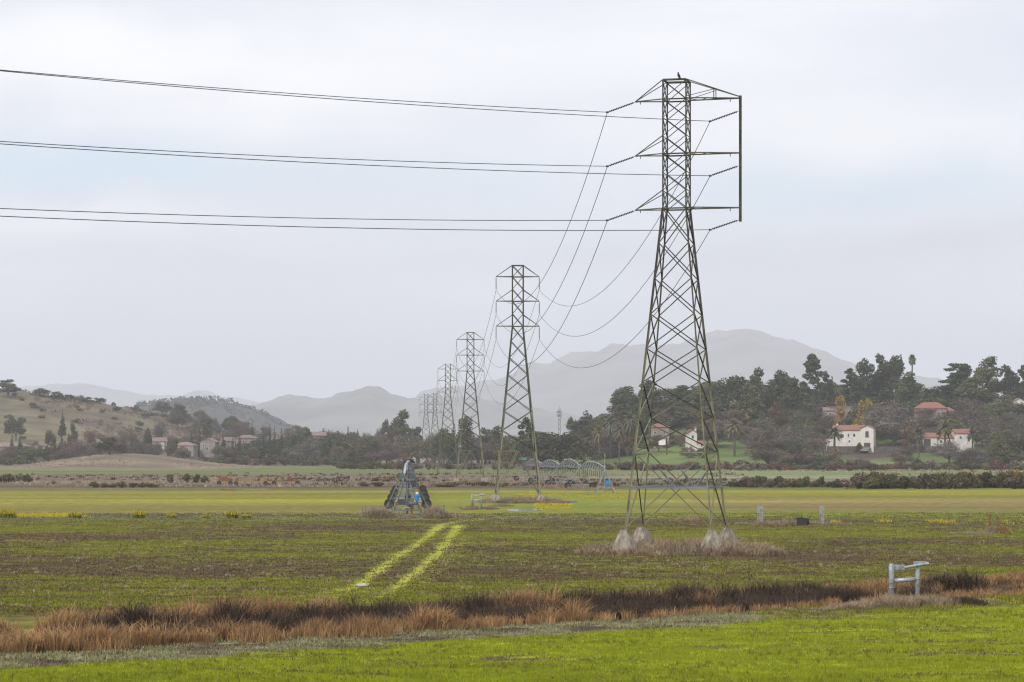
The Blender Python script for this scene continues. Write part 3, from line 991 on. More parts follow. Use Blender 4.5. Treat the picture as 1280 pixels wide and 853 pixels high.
bpos = T1P + R1 @ Vector((.42, -1.05, FH + 40.28))
b = bird().part('bird', MAT['bird'], None, bpos, smooth=True)
b.rotation_euler = (0, 0, 2.7)
b.scale = (1.0, 1.0, 1.0)
tag(b, 'black bird perched on the very top of the nearest tower', 'bird')

# ------------------------------------------------------------------ centre pivot irrigators
def wheel_meshes():
    prof_t = [(.50, -.13), (.62, -.19), (.76, -.17), (.80, -.08), (.80, .08), (.76, .17), (.62, .19), (.50, .13), (.50, -.13)]
    n = 18
    vs = []; fs = []
    for j, (r, y) in enumerate(prof_t):
        for k in range(n):
            a = 2 * math.pi * k / n
            rr = r + (.025 if (k % 2 and r > .75) else 0)
            vs.append((rr * math.cos(a), y, rr * math.sin(a)))
    for j in range(len(prof_t) - 1):
        for k in range(n):
            fs.append((j * n + k, j * n + (k + 1) % n, (j + 1) * n + (k + 1) % n, (j + 1) * n + k))
    tyre = MB().add(vs, fs).mesh('tyre', MAT['rubber'], True)
    rim = MB()
    rim.tube((0, -.10, 0), (0, .10, 0), .51, n=14)
    rim.tube((0, -.2, 0), (0, .2, 0), .12, n=8)
    return tyre, rim.mesh('rim', MAT['pivot_dark'])


TYRE, RIM = wheel_meshes()
HOSE = MB().path([(0, 0, 0), (.06, 0, .25), (0, 0, .12), (0, 0, -2.6)], .05, 4).tube((0, 0, -2.6), (0, 0, -2.95), .08).mesh('drop_hose', MAT['pivot_dark'])


def make_pivot(label, loc, rz, nspan, L=57.0, metal='pivot', tall=1.0):
    t = thing('irrigation_pivot', label, 'irrigation machine', loc, rz, 'centre pivot irrigators')
    mt = MAT[metal]
    top = 4.6 * tall
    # pyramid at the pivot point
    for sx, sy in CORN:
        MB().angle((sx * 2.1, sy * 1.9, 0), (sx * .25, sy * .25, top), .16).part('pyramid_leg', mt, t)
    rg = MB()
    for z in (1.0, 1.9, 3.1):
        k = 1 - z / top
        w = .25 + 1.85 * k; d = .25 + 1.65 * k
        for y in (-d, d): rg.angle((-w, y, z), (w, y, z), .09)
        for x in (-w, w): rg.angle((x, -d, z), (x, d, z), .09)
    rg.part('cross_rail', mt, t)
    MB().lathe([(.16, 0), (.16, top - .2), (.22, top - .15), (.22, top + .1), (.15, top + .2), (.15, top + .9)], 10).part('riser_pipe', mt, t)
    MB().path([(0, 0, top + .9), (0, .15, top + 1.15), (0, .5, top + 1.3), (0, 1.6, top + 1.1), (0, 3.0, top + .9)], .17, 8).part('elbow_pipe', mt, t)
    bx = MB().box((.55, -.9, 2.05), (.75, .45, 1.25)); bx.box((.55, -1.13, 2.05), (.6, .03, 1.05))
    bx.part('control_box', MAT['blue' if metal == 'pivot' else 'galv_dark'], t)
    zt = top + .7
    for s in range(nspan):
        y0, y1 = s * L, (s + 1) * L
        nseg = 16
        arch = lambda u: zt + 1.55 * 4 * u * (1 - u) * (.8 + .25 * (s == 1)) * tall
        pts = [(0, y0 + L * k / nseg, arch(k / nseg)) for k in range(nseg + 1)]
        MB().path(pts, .14, 7).part('span_pipe', mt, t, smooth=True)
        tr = MB()
        nb = 9
        low = lambda u, sx: Vector((sx * 1.05 * min(1, 8 * u * (1 - u)), y0 + L * u, arch(u) - 1.55 * tall * min(1, 6 * u * (1 - u))))
        us = [(.04 + .92 * k / nb) for k in range(nb + 1)]
        for k in range(nb):
            for sx in (-1, 1):
                tr.tube(low(us[k], sx), low(us[k + 1], sx), .06, n=5)
                um = (us[k] + us[k + 1]) / 2
                apex = Vector((0, y0 + L * um, arch(um)))
                tr.angle(low(us[k], sx), apex, .11)
                tr.angle(low(us[k + 1], sx), apex, .11)
            if k:
                tr.angle(low(us[k], -1), low(us[k], 1), .07)
        tr.part('truss', mt, t)
        for k in range(12):
            u = (k + .7) / 12.4
            link('drop_hose', HOSE, t, (.12, y0 + L * u, arch(u) - .1))
        # drive tower at the far end of the span
        for sx in (-1, 1):
            MB().angle((sx * 2.35, y1, 1.0), (sx * .18, y1, zt - .1), .15).part('tower_leg', mt, t)
            MB().angle((sx * 2.35, y1 - .1, 1.0), (sx * .5, y1 - 4.5, zt - .2), .09).part('tower_brace', mt, t)
            w = bpy.data.objects.new('wheel', RIM); COL.objects.link(w); w.parent = t
            w.location = (sx * 2.95, y1, .8); w.rotation_euler = (0, 0, 0)
            link('tyre', TYRE, w)
        bm_ = MB(); bm_.box((0, y1, 1.0), (5.9, .2, .22)); bm_.part('base_beam', mt, t)
        MB().angle((-1.4, y1, 2.7), (1.4, y1, 2.7), .1).part('tower_rail', mt, t)
        mo = MB(); mo.box((.2, y1, 1.3), (.6, .45, .4)); mo.part('drive_motor', MAT['galv_dark'], t)
        MB().box((.0, y1, zt + .35), (.4, .3, .5)).part('tower_box', mt, t)
    return t


pv1 = make_pivot('grey irrigation pivot seen end-on, its wheels lined up behind fence and weeds', at(509, 391), math.radians(2.0), 4, metal='galv_dark', tall=1.12)
_p = pv1
MB().lathe([(.24, 0), (.29, .08), (.29, .75), (.2, .88), (.08, .92)], 14, (1.35, -1.6, 2.3)).part('blue_tank', MAT['blue'], _p)
tkc = MB(); tkc.box((1.35, -1.6, 3.4), (.36, .36, .3)); tkc.part('tank_cap', MAT['white'], _p)
tkd = MB(); tkd.box((1.35, -1.6, 3.75), (.44, .36, .26)); tkd.part('valve_cover', MAT['yellow'], _p)
MB().box((-.1, -1.9, 1.85), (3.0, .5, .14)).part('pump_deck', MAT['pivot_dark'], _p)
MB().box((-.7, -1.75, 2.25), (1.1, .4, .6)).part('pump', MAT['pivot_dark'], _p)
MB().box((.1, .6, 2.6), (.8, .8, 1.3)).part('generator', MAT['pivot_dark'], _p)
MB().box((.9, .8, 4.6), (.7, .8, .9)).part('switch_box', MAT['pivot_dark'], _p)
for zz in (2.6, 3.9, 5.2, 6.2):
    ww = 3.0 * (1 - zz / 7.6)
    MB().angle((-ww, 1.55, zz), (ww, 1.55, zz), .1).part('cross_rail', MAT['galv'], _p)
    MB().angle((-ww, 1.55, zz), (ww * .75, 1.55, zz + 1.2), .07).part('lacing_bar', MAT['galv_dark'], _p)
MB().tube((.62, -2.3, 0), (.55, -2.3, 1.6), .16, n=9).tube((.55, -2.3, 1.3), (.95, -2.3, 1.45), .12, n=8).part('rusty_standpipe', MAT['rust'], _p)
MB().path([(-.5, -2.1, 0), (-.5, -2.1, 1.1), (-.3, -2.1, 1.4), (.2, -2.1, 1.4)], .13, 8).part('inlet_pipe', MAT['pivot'], _p)
# broad side rails down to the outer wheels, pipe elbow and warning marker seen over the pyramid
for sx in (-1, 1):
    MB().angle((sx * 3.0, 1.5, .9), (sx * .2, 1.6, 7.2), .15).part('side_rail', MAT['galv_dark'], _p)
MB().path([(-.3, -.2, 5.0), (-.35, -.3, 6.2), (-.2, 0, 7.2), (.1, .6, 7.7), (.5, 1.8, 7.6)], .19, 8).part('gooseneck_pipe', MAT['galv'], _p, smooth=True)
MB().box((.35, 1.5, 7.75), (1.1, .5, .5)).tube((-.4, 1.5, 7.6), (1.1, 1.5, 7.6), .1).part('collector_box', MAT['black'], _p)
rm = MB(); rm.box((-.40, 1.3, 8.6), (.2, .06, .34)); rm.box((.02, 1.3, 8.6), (.2, .06, .34)); rm.tube((-.2, 1.3, 7.8), (-.2, 1.3, 8.85), .03)
rm.part('marker', MAT['red'], _p)

pv2 = make_pivot('silver irrigation pivot with arched spans running away behind the second tower', at(756, 616), math.radians(4.0), 4, metal='pivot')
MB().tube((0, 0, 5.4), (0, 0, 8.6), .07).part('mast', MAT['pivot'], pv2)
MB().box((0, 0, 8.0), (.3, .3, .4)).part('lamp_head', MAT['yellow'], pv2)
MB().box((-1.2, 227, 6.6), (2.4, .3, .7)).part('end_panel', MAT['teal'], pv2)

# fence of the left pivot
fn = thing('wire_fence', 'thin post and wire fence holding dry weeds around the end-on pivot', 'fence', (-14.5, 384, 0))
XF = [(-5.7, 0), (-3.2, 0), (-.8, 0), (1.6, 0), (3.4, 0), (5.2, 0), (-5.7, 8), (5.2, 8), (-2, 8), (2, 8)]
for x, y in XF:
    MB().tube((x, y, -.3), (x + random.uniform(-.05, .05), y, 1.75), .05, n=6).part('fence_post', MAT['galv_dark'], fn)
for z in (.4, .8, 1.2, 1.6):
    wm = MB()
    for a, b in (((-5.7, 0), (5.2, 0)), ((-5.7, 8), (5.2, 8)), ((-5.7, 0), (-5.7, 8)), ((5.2, 0), (5.2, 8))):
        wm.path([(a[0] + (b[0] - a[0]) * k / 5, a[1] + (b[1] - a[1]) * k / 5, z - .04 * math.sin(math.pi * k / 5)) for k in range(6)], .014, 4)
    wm.part('fence_wire', MAT['galv_dark'], fn)

# ------------------------------------------------------------------ pipe stands
def pipe_stand(label, loc, rz, s=1.0, full=True):
    t = thing('pipe_stand', label, 'pipe stand', loc, rz, 'galvanised pipe stands')
    g = MAT['galv']
    p = MB().lathe([(.165, -.4), (.165, 2.42), (.15, 2.45)], 16, (-.82, 0, 0)); p.lathe([(.18, 1.28), (.18, 1.36)], 16, (-.82, 0, 0)); p.lathe([(.18, .98), (.18, 1.02)], 16, (-.82, 0, 0))
    p.part('post', g, t, smooth=True)
    p = MB().lathe([(.135, -.4), (.135, 2.3), (.12, 2.33)], 16, (.80, .02, 0)); p.lathe([(.15, 1.5), (.15, 1.56)], 16, (.80, .02, 0))
    p.part('post', g, t, smooth=True)
    MB().tube((-.64, 0, 1.42), (.66, 0, 1.50), .135, n=16).part('cross_pipe', g, t, smooth=True)
    MB().box((-.34, .10, 2.24), (.72, .03, .30)).part('side_plate', g, t)
    MB().box((.98, .14, 2.46), (.82, .03, .26)).part('side_plate', g, t)
    # open top pipe: outer wall and dark bore
    a, b_ = Vector((-.10, -.24, 2.22)), Vector((1.44, -.10, 2.46))
    tp = MB().tube(a, b_, .085, n=16, caps=False); tp.tube(b_, a, .066, n=16, caps=False)
    d = (b_ - a).normalized(); u = d.orthogonal().normalized(); w = d.cross(u)
    for e, c in ((a, 0), (b_, 1)):
        ring = [e + (u * math.cos(k * math.pi / 8) + w * math.sin(k * math.pi / 8)) * r for r in (.085, .066) for k in range(16)]
        tp.add(ring, [(k, (k + 1) % 16, 16 + (k + 1) % 16, 16 + k) for k in range(16)])
    tp.part('top_pipe', g, t, smooth=True)
    MB().tube((.66, -.10, 2.31), (.72, .02, 2.31), .05).part('bracket', g, t)
    MB().tube((-.62, .03, 1.0), (-.42, .12, .0), .04).part('diagonal_brace', MAT['black'], t)
    t.scale = (s, s, s)
    return t


pipe_stand('galvanised pipe frame of two posts standing in weeds on the near ditch bank', (0, 0, 0), math.radians(6)).location = at(1131, 172)
pipe_stand('small grey pipe stand beside the puddle left of the second tower', (0, 0, 0), math.radians(-20), .95).location = at(596, 446)

# ------------------------------------------------------------------ field posts, box and small things
def stand_post(label, loc, w, h, side):
    t = thing('concrete_post', label, 'post', loc, math.radians(8))
    m = MB()
    vs = []
    for z, k in ((-.2, 1.0), (h * .5, .97), (h * .95, .94), (h, .86)):
        for a, b in CORN:
            vs.append((a * w / 2 * k, b * w / 2 * k, z))
    fs = [(4 * i + k, 4 * i + (k + 1) % 4, 4 * i + 4 + (k + 1) % 4, 4 * i + 4 + k) for i in range(3) for k in range(4)] + [(12, 13, 14, 15)]
    m.add(vs, fs); m.part('post', MAT['conc_post'], t)
    bx = MB().box((side * w * .45, -w * .45, h * .82), (w * .55, w * .4, h * .36)); bx.part('meter_box', MAT['galv'], t)
    MB().box((side * w * .1, 0, h + .06), (w * 1.1, w * .9, .10)).part('cap', MAT['galv'], t)
    MB().tube((side * w * .5, -w * .5, 0), (side * w * .5, -w * .5, h * .66), .04).part('conduit', MAT['galv_dark'], t)
    return t


stand_post('wide grey field post with a meter box, left of the black crate', at(950.5, 357), .62, 2.15, -1)
stand_post('pale slim field post right of the black crate', at(1027.5, 350), .48, 2.25, -1)
bxr = MB()
t = thing('black_crate', 'open black crate lying tilted in dry weeds between two posts', 'crate', at(1003, 350, None) + Vector((0, 0, .02)), math.radians(-25))
cr = MB()
cr.box((0, 0, .06), (1.35, .8, .08)); cr.box((0, -.38, .50), (1.35, .06, .80)); cr.box((0, .38, .50), (1.35, .06, .80))
cr.box((-.65, 0, .50), (.06, .70, .80)); cr.box((.65, 0, .50), (.06, .70, .80)); cr.box((0, -.43, .82), (1.42, .05, .08)); cr.box((.3, -.43, .4), (.06, .05, .75))
cr.part('crate_body', MAT['black'], t).rotation_euler = (0, math.radians(7), 0)
MB().box((-.3, .1, .98), (.9, .5, .05)).part('torn_lid', MAT['black'], t).rotation_euler = (0, math.radians(-12), 0)
for px, py, h, lb in ((1237, 667, 2.15, 'taller rusty stake among the pale tufts at the right edge'), (1247.5, 667, 1.95, 'shorter rusty stake beside the orange tuft at the right edge')):
    d = gd(py)
    m = MB().angle((0, 0, -.2), (random.uniform(-.03, .12), .0, h), .11)
    m.box((0, 0, h * .4), (.17, .17, .05))
    tag(m.part('stake', MAT['rust'], None, at(px, d)), lb, 'stake')
MB_ = MB().tube((-.55, 0, 2.05), (.55, 0, 1.98), .02); o = MB_.part('wire', MAT['rust'], None, at(1242, gd(667)))
tag(o, 'wire stretched between the two rusty stakes at the right edge', 'wire')

# old farm implements rusting on the far field edge
def implement(label, px0, px1, py, seed, paint):
    d = gd(py); a, b_ = at(px0, d), at(px1, d); L = (b_ - a).length
    t = thing('farm_implement', label, 'farm machine', (a + b_) / 2, 0)
    r = random.Random(seed)
    fr = MB()
    for y in (-.9, .9): fr.box((0, y, 1.15), (L, .16, .22))
    n = max(3, int(L / 1.6))
    for k in range(n + 1):
        x = -L / 2 + L * k / n
        fr.box((x * .98, 0, 1.15), (.14, 1.6, .16))
    fr.part('frame', MAT[paint], t)
    for k in range(n):
        x = -L / 2 + L * (k + .5) / n
        h = r.uniform(.5, 1.1)
        MB().box((x, r.uniform(-.4, .4), 1.3 + h / 2), (r.uniform(.5, 1.3), .6, h)).tube((x - .3, 0, 1.2), (x + .5, 0, 2.0 + h * .3), .07).part('hopper', MAT[paint if k % 3 else 'rust'], t)
        MB().path([(x, -.8, 1.1), (x + .3, -.9, .7), (x + .1, -1.0, .2), (x - .2, -1.0, .0)], .06, 5).part('tine', MAT['rust'], t)
    for x in (-L * .42, L * .42):
        w = bpy.data.objects.new('wheel', RIM); COL.objects.link(w); w.parent = t; w.location = (x, -1.15, .62); w.scale = (.75, .75, .75)
        link('tyre', TYRE, w)
    return t


implement('long rusty yellow farm implement parked on the far field edge', 292, 336, 607.5, 3, 'yellow')
implement('brown rusty seeder left of the yellow implement', 273, 290, 607, 5, 'rust')
implement('row of rusted harrow frames right of the yellow implement', 340, 375, 607, 8, 'rust')
pk = thing('plank_pile', 'low pile of grey boards in front of the rusty implements', 'boards', at(305, gd(613)), 0)
bd = MB().box((0, 0, 0), (11.5, .3, .12)).mesh('board', MAT['wood'])
for k in range(6):
    link('board', bd, pk, (random.uniform(-.6, .6), (k % 3) * .36, .09 + .13 * (k // 3)), (0, 0, random.uniform(-.03, .03)))

# far radio mast on the wooded rise
ms = thing('radio_mast', 'thin lattice radio mast with antennas above the trees left of the palms', 'mast', at(699, 1900, 556))
m = MB()
for k in range(3):
    a0 = k * 2.094
    for z in range(0, 24, 3):
        m.angle((.9 * math.cos(a0), .9 * math.sin(a0), z), (.9 * math.cos(a0), .9 * math.sin(a0), z + 3), .16)
        m.angle((.9 * math.cos(a0), .9 * math.sin(a0), z), (.9 * math.cos(a0 + 2.094), .9 * math.sin(a0 + 2.094), z + 3), .12)
m.part('mast_frame', MAT['steel_far'], ms)
an = MB()
for z in (19.5, 21.8):
    for k in range(4):
        an.box((1.3 * math.cos(k * 1.57), 1.3 * math.sin(k * 1.57), z), (.5, .5, 1.7), k * 1.57)
an.tube((0, 0, 23.5), (0, 0, 26), .1)
an.part('antenna_cluster', MAT['steel_far'], ms)

# ------------------------------------------------------------------ grass, weeds, thickets
def blades(P, h, w, lean, k, rg, drift=(0, 0), bend=False):
    """k blades at each point; one triangle each, or two when bent"""
    n = len(P) * k
    P = np.repeat(P, k, 0) + np.concatenate([rg.normal(0, 1, (n, 2)) * w[2], np.zeros((n, 1))], 1)
    hh = h * rg.uniform(.45, 1.15, n) if np.isscalar(h) else np.repeat(h, k) * rg.uniform(.45, 1.15, n)
    a = rg.uniform(0, 2 * np.pi, n)
    ww = rg.uniform(w[0], w[1], n)
    side = np.stack([np.cos(a) * ww, np.sin(a) * ww, np.zeros(n)], -1)
    b = rg.uniform(0, 2 * np.pi, n)
    ln = rg.uniform(0, lean, n) * hh
    tip = P + np.stack([np.cos(b) * ln + drift[0] * hh, np.sin(b) * ln + drift[1] * hh, hh], -1)
    if bend:
        mid = P + np.stack([np.cos(b) * ln * .3 + drift[0] * hh * .3, np.sin(b) * ln * .3 + drift[1] * hh * .3, hh * .6], -1)
        V = np.stack([P - side, P + side, mid + side * .7, mid - side * .7, tip + side * .12, tip - side * .12], 1).reshape(-1, 3)
        i = np.arange(n)[:, None] * 6
        F = np.concatenate([i + np.array([[0, 1, 2, 3]]), i + np.array([[3, 2, 4, 5]])], 0)
        return V, F, 6, n
    V = np.stack([P - side, P + side, tip], 1).reshape(-1, 3)
    F = np.arange(n * 3).reshape(n, 3)
    return V, F, 3, n


def stuff(name, label, cat, P, h, w, lean, k, mat, seed, drift=(0, 0), bend=False, tfun=None):
    rg = np.random.default_rng(seed)
    V, F, q, n = blades(P, h, w, lean, k, rg, drift, bend)
    tn = rg.uniform(0, 1, n)
    if tfun is not None:
        tn = np.clip(.55 * tn + np.repeat(tfun, k) * .75 - .15, 0, 1)
    o = link(name, mesh_np(name, V, F, MAT[mat], tint=np.repeat(tn, q)))
    return tag(o, label, cat, kind='stuff')


def tussocks(name, label, cat, C, r, h, nb, mat, seed, w=(.010, .024), lean=.65, tfun=None, arch=0.0):
    """grass tussocks: every centre a fan of bent blades, each tussock with a tone of its own"""
    rg = np.random.default_rng(seed)
    m = len(C); n = m * nb
    ti = np.repeat(np.arange(m), nb)
    tt = rg.uniform(0, 1, m) if tfun is None else np.clip(tfun * .7 + rg.uniform(-.1, .45, m), 0, 1)
    q = np.sqrt(rg.uniform(0, 1, n)); a = rg.uniform(0, 2 * np.pi, n)
    u = np.stack([np.cos(a), np.sin(a), 0 * a], -1)
    P = C[ti] + u * (r[ti] * .6 * q)[:, None]
    hh = h[ti] * (1 - .5 * q * q) * rg.uniform(.6, 1.12, n)
    off = lean * hh * (.25 + q) * rg.uniform(.3, 1.1, n)
    jit = np.stack([rg.normal(0, .12, n) * hh, rg.normal(0, .12, n) * hh, 0 * hh], -1)
    tip = P + u * off[:, None] + jit + np.stack([0 * hh, 0 * hh, hh * (1 - arch * q)], -1)
    mid = P + u * (off * .35)[:, None] + np.stack([0 * hh, 0 * hh, hh * .68], -1)
    b = rg.uniform(0, 2 * np.pi, n); ww = rg.uniform(w[0], w[1], n)
    sd = np.stack([np.cos(b) * ww, np.sin(b) * ww, 0 * b], -1)
    V = np.stack([P - sd, P + sd, mid + sd * .8, mid - sd * .8, tip + sd * .25, tip - sd * .25], 1).reshape(-1, 3)
    i = np.arange(n)[:, None] * 6
    F = np.concatenate([i + np.array([[0, 1, 2, 3]]), i + np.array([[3, 2, 4, 5]])], 0)
    tn = np.clip(tt[ti] * .7 + rg.uniform(0, .42, n), 0, 1)
    o = link(name, mesh_np(name, V, F, MAT[mat], tint=np.repeat(tn, 6)))
    return tag(o, label, cat, kind='stuff')


def scatter(n, xf, y0, y1, seed, ypow=1.0):
    """points in the fan in front of the camera between two distances"""
    rg = np.random.default_rng(seed)
    y = y0 + (y1 - y0) * rg.uniform(0, 1, n) ** ypow
    x = rg.uniform(-1, 1, n) * (xf * y + 2)
    return x, y


# foreground green field
x, y = scatter(150000, .19, 108, 190, 1, 1.5)
s, fr, bed = zones(x, y)
bare = .6 * fbm(x * .10, y * .38, 81, 4) + .4 * fbm(x * 1.1, y * 1.4, 82, 3)
keep = (fr > .5) & (bare + rng.uniform(-.06, .06, len(x)) < .60)
P = np.stack([x, y, ground_z(x, y) - .01], -1)[keep]
stuff('fresh_grass', 'short bright green grass covering the foreground field', 'grass', P, .11 + .07 * fbm(P[:, 0] * .3, P[:, 1] * .3, 9), (.008, .022, .10), .5, 4, 'grass', 2,
      tfun=fbm(P[:, 0] * .35, P[:, 1] * .5, 12, 3))
keep2 = (fr > .5) & (bare > .57) & (rng.uniform(0, 1, len(x)) < .35)
P = np.stack([x, y, ground_z(x, y) - .01], -1)[keep2]
stuff('stubble', 'brown dead stubble in the thin patches of the foreground field', 'stubble', P, .10, (.012, .03, .14), .9, 4, 'clod', 3)
rg = np.random.default_rng(700)
x, y = scatter(5200, .19, 108, 180, 701, 1.4)
s, fr, bed = zones(x, y)
k = (fr > .5) & (fbm(x * .22, y * .35, 702, 3) > .50)
P = np.stack([x, y, ground_z(x, y) - .02], -1)[k]
tussocks('grass_clumps', 'taller clumps of darker and yellower grass dotted over the foreground field', 'grass', P, rg.uniform(.10, .30, len(P)), rg.uniform(.12, .30, len(P)), 14, 'weed', 703, (.008, .022), .6)
x, y = scatter(2600, .20, 168, 300, 705, 1.2)
s, fr, bed = zones(x, y)
k = (s > 168) & (fbm(x * .12, y * .2, 706, 3) > .52)
P = np.stack([x, y, ground_z(x, y) - .02], -1)[k]
tussocks('weed_clumps', 'tan and grey dead weed clumps dotted over the middle field', 'weeds', P, rg.uniform(.15, .4, len(P)), rg.uniform(.12, .32, len(P)), 14, 'straw', 707, (.012, .03), .8)
# grey-green strip on the near bank
x, y = scatter(60000, .19, 112, 200, 4, 1.2)
s, fr, bed = zones(x, y)
keep = (fr < .5) & (s < 151.5)
pl = fbm(x * .5, y * .7, 71)
k1 = keep & (pl > .44)
P = np.stack([x, y, ground_z(x, y) - .01], -1)[k1]
stuff('bank_weeds', 'grey-green low weeds along the near bank of the ditch', 'weeds', P[P[:, 0] < 14], .17, (.015, .045, .14), .9, 5, 'sage', 5)
stuff('bank_weeds', 'yellow-green flowering weeds below the galvanised pipe frame', 'weeds', P[P[:, 0] >= 14], .22, (.015, .04, .16), .8, 6, 'weed', 6)
Pm = P[(P[:, 0] >= 14) & (fbm(P[:, 0] * .3, P[:, 1] * .3, 14) > .52)]
stuff('yellow_flowers', 'yellow flowers dotted below the galvanised pipe frame', 'flowers', Pm[::3], .26, (.012, .035, .16), .6, 3, 'mustard', 7)
k2 = keep & (pl <= .5) & (rng.uniform(0, 1, len(x)) < .5)
P = np.stack([x, y, ground_z(x, y) - .01], -1)[k2]
stuff('dead_stalks', 'brown dead stalks along the near bank of the ditch', 'weeds', P, .14, (.012, .04, .14), 1.0, 4, 'clod', 8)

# the middle field: low weeds and turned clods
x, y = scatter(150000, .20, 160, 430, 9, 1.35)
s, fr, bed = zones(x, y)
g1 = fbm(x * .022 + .010 * y, y * .042, 41, 5); g2 = fbm(x * .22, y * .55, 43, 4); g3 = fbm(x * .9, y * 1.6, 47, 3)
mg = .50 * g1 + .28 * g2 + .22 * g3 + rng.uniform(-.05, .05, len(x))
ok = (s > 166) & (track_mask(x, y) * .95 < np.random.default_rng(3).uniform(0, 1, len(x))) & (y < 418)
for px, py, rx, ry in PUDDLES:
    cx, cy = (px - 640) * gd(py) / FPX, gd(py)
    ok &= np.hypot((x - cx) / (rx * 1.2), (y - cy) / (ry * 1.2)) > 1
Z = ground_z(x, y)
kk = ok & (mg > .515)
P = np.stack([x, y, Z - .01], -1)[kk]
stuff('field_weeds', 'low green weeds in drifts over the middle field', 'weeds', P, .15, (.02, .06, .22), .9, 4, 'weed', 10, tfun=fbm(P[:, 0] * .1, P[:, 1] * .1, 15))
kk = ok & (mg < .53)
P = np.stack([x, y, Z - .02], -1)[kk]
stuff('turned_clods', 'brown clods and stubble over the middle field', 'soil', P, .13, (.03, .09, .22), 1.0, 3, 'clod', 11)

# the ditch: dark bramble in the middle and right, orange dry grass on the left and in front
def ditch_points(n, s0, s1, x0, x1, seed):
    rg = np.random.default_rng(seed)
    x = rg.uniform(x0, x1, n); s = rg.uniform(s0, s1, n)
    return x, s + .95 * x


def G3(x, y, k=slice(None)):
    return np.stack([x, y, ground_z(x, y) - .02], -1)[k]


rg = np.random.default_rng(20)
x, y = ditch_points(1500, 153.5, 164.5, -22, 40, 20)
bm_ = fbm(x * .16, y * .16, 22, 3)
keep = (bm_ + .22 * sstep(-13, 0, x) - .42 * sstep(14, 25, x) > .50)
P = G3(x, y, keep); sP = DITCH(P[:, 0], P[:, 1])
hb = (.75 + 1.5 * fbm(P[:, 0] * .35, P[:, 1] * .35, 23, 3)) * rg.uniform(.75, 1.2, len(P))
tussocks('bramble_thicket', 'dark tangled dead bramble filling the ditch', 'thicket', P, rg.uniform(.7, 1.5, len(P)), hb, 110, 'bramble', 24, (.008, .022), 1.0, fbm(P[:, 0] * .5, P[:, 1] * .5, 25), .35)
x, y = ditch_points(2300, 151.2, 168, -46, 4, 26)
keep = fbm(x * .25, y * .25, 27, 3) > .24 + .40 * sstep(-22, -6, x)
P = G3(x, y, keep)
hr = (.55 + 1.45 * fbm(P[:, 0] * .4, P[:, 1] * .4, 28, 3)) * rg.uniform(.7, 1.25, len(P))
tussocks('dry_reeds', 'orange-brown dry grass filling the left end of the ditch', 'dry grass', P, rg.uniform(.45, 1.0, len(P)), hr, 120, 'reed', 29, (.008, .020), .7, fbm(P[:, 0] * .45, P[:, 1] * .45, 30, 3), .25)
x, y = ditch_points(420, 150.5, 153.2, -16, 20, 31)
keep = fbm(x * .5, y * .5, 32, 3) > .40
P = G3(x, y, keep)
tussocks('dry_reeds', 'thin tan stalks standing along the front of the bramble', 'dry grass', P, rg.uniform(.25, .55, len(P)), .3 + .6 * fbm(P[:, 0] * .9, P[:, 1] * .9, 33), 26, 'reed', 34, (.007, .018), .4)
x, y = ditch_points(1300, 152.5, 168, -4, 46, 35)
keep = fbm(x * .3, y * .3, 36, 3) > .58 - .32 * sstep(10, 26, x)
P = G3(x, y, keep)
tussocks('dry_reeds', 'reddish dry grass behind and right of the galvanised pipe frame', 'dry grass', P, rg.uniform(.4, .9, len(P)), .35 + .95 * fbm(P[:, 0] * .4, P[:, 1] * .4, 37), 95, 'reed', 38, (.008, .02), .7, fbm(P[:, 0] * .4, P[:, 1] * .4, 39) - .1, .2)
a = at(1131, 170)
x = a.x + rg.normal(-.4, 3.0, 210); y = a.y - .6 + .8 * (x - a.x) + rg.normal(0, .9, 210)
P = G3(x, y)
tussocks('dry_weeds', 'pale grey-brown dead weeds around the feet of the pipe frame', 'dry grass', P, rg.uniform(.35, .8, 210), (.55 * np.exp(-((x - a.x) / 4.0) ** 2) + .2) * rg.uniform(.7, 1.2, 210), 80, 'straw', 41, (.007, .018), .9)


def clump(name, label, cat, loc, r, h, mat, seed, n=420, group=None, lean=.75, parts=True):
    rg = np.random.default_rng(seed)
    q = rg.uniform(0, 1, n) ** .6; a = rg.uniform(0, 2 * np.pi, n)
    P = np.stack([q * r * np.cos(a), q * r * np.sin(a) * .8, np.zeros(n)], -1)
    hh = h * (1.05 - .6 * q ** 2)
    V, F, qq, m = blades(P, hh, (.006, .020, r * .06), lean, 4, rg, (0, 0), True)
    tn = np.clip(rg.uniform(0, 1, m), 0, 1)
    o = link(name, mesh_np(name, V, F, MAT[mat], tint=np.repeat(tn, qq)), None, loc)
    return tag(o, label, cat, group)


CL = [((455, 796, 1.5, 1.1), 'upright tan grass clump, leftmost of those before the dark bramble'), ((490, 789, 1.0, .85), 'round tan grass clump at the left foot of the bramble'),
      ((520, 787, .9, .9), 'narrow feathery tan clump between two rounder clumps'), ((553, 786, 1.15, .9), 'round orange tuft, rightmost before the dark bramble'),
      ((322, 803, 1.2, 1.0), 'round golden tuft on the ditch edge, near the left quarter'), ((398, 797, 1.3, .95), 'round golden tuft in the ditch below the tyre tracks'),
      ((120, 812, 1.6, 1.1), 'big orange tussock near the left end of the ditch'), ((720, 768, .9, 1.6), 'orange clump standing up in the middle of the bramble'),
      ((880, 757, .9, 1.5), 'rusty clump on top of the bramble below the nearest tower')]
for k, ((px, py, r, h), lb) in enumerate(CL):
    d = gd(py)
    p = at(px, d); p.z = float(ground_z(p.x, p.y))
    clump('grass_tussock', lb, 'grass clump', p, r, h, 'reed', 60 + k, group='dry tussocks along the ditch')
p = at(1252, gd(668)); clump('grass_tussock', 'orange tussock beside the rusty stakes at the right edge', 'grass clump', p, 1.0, .95, 'reed', 75)
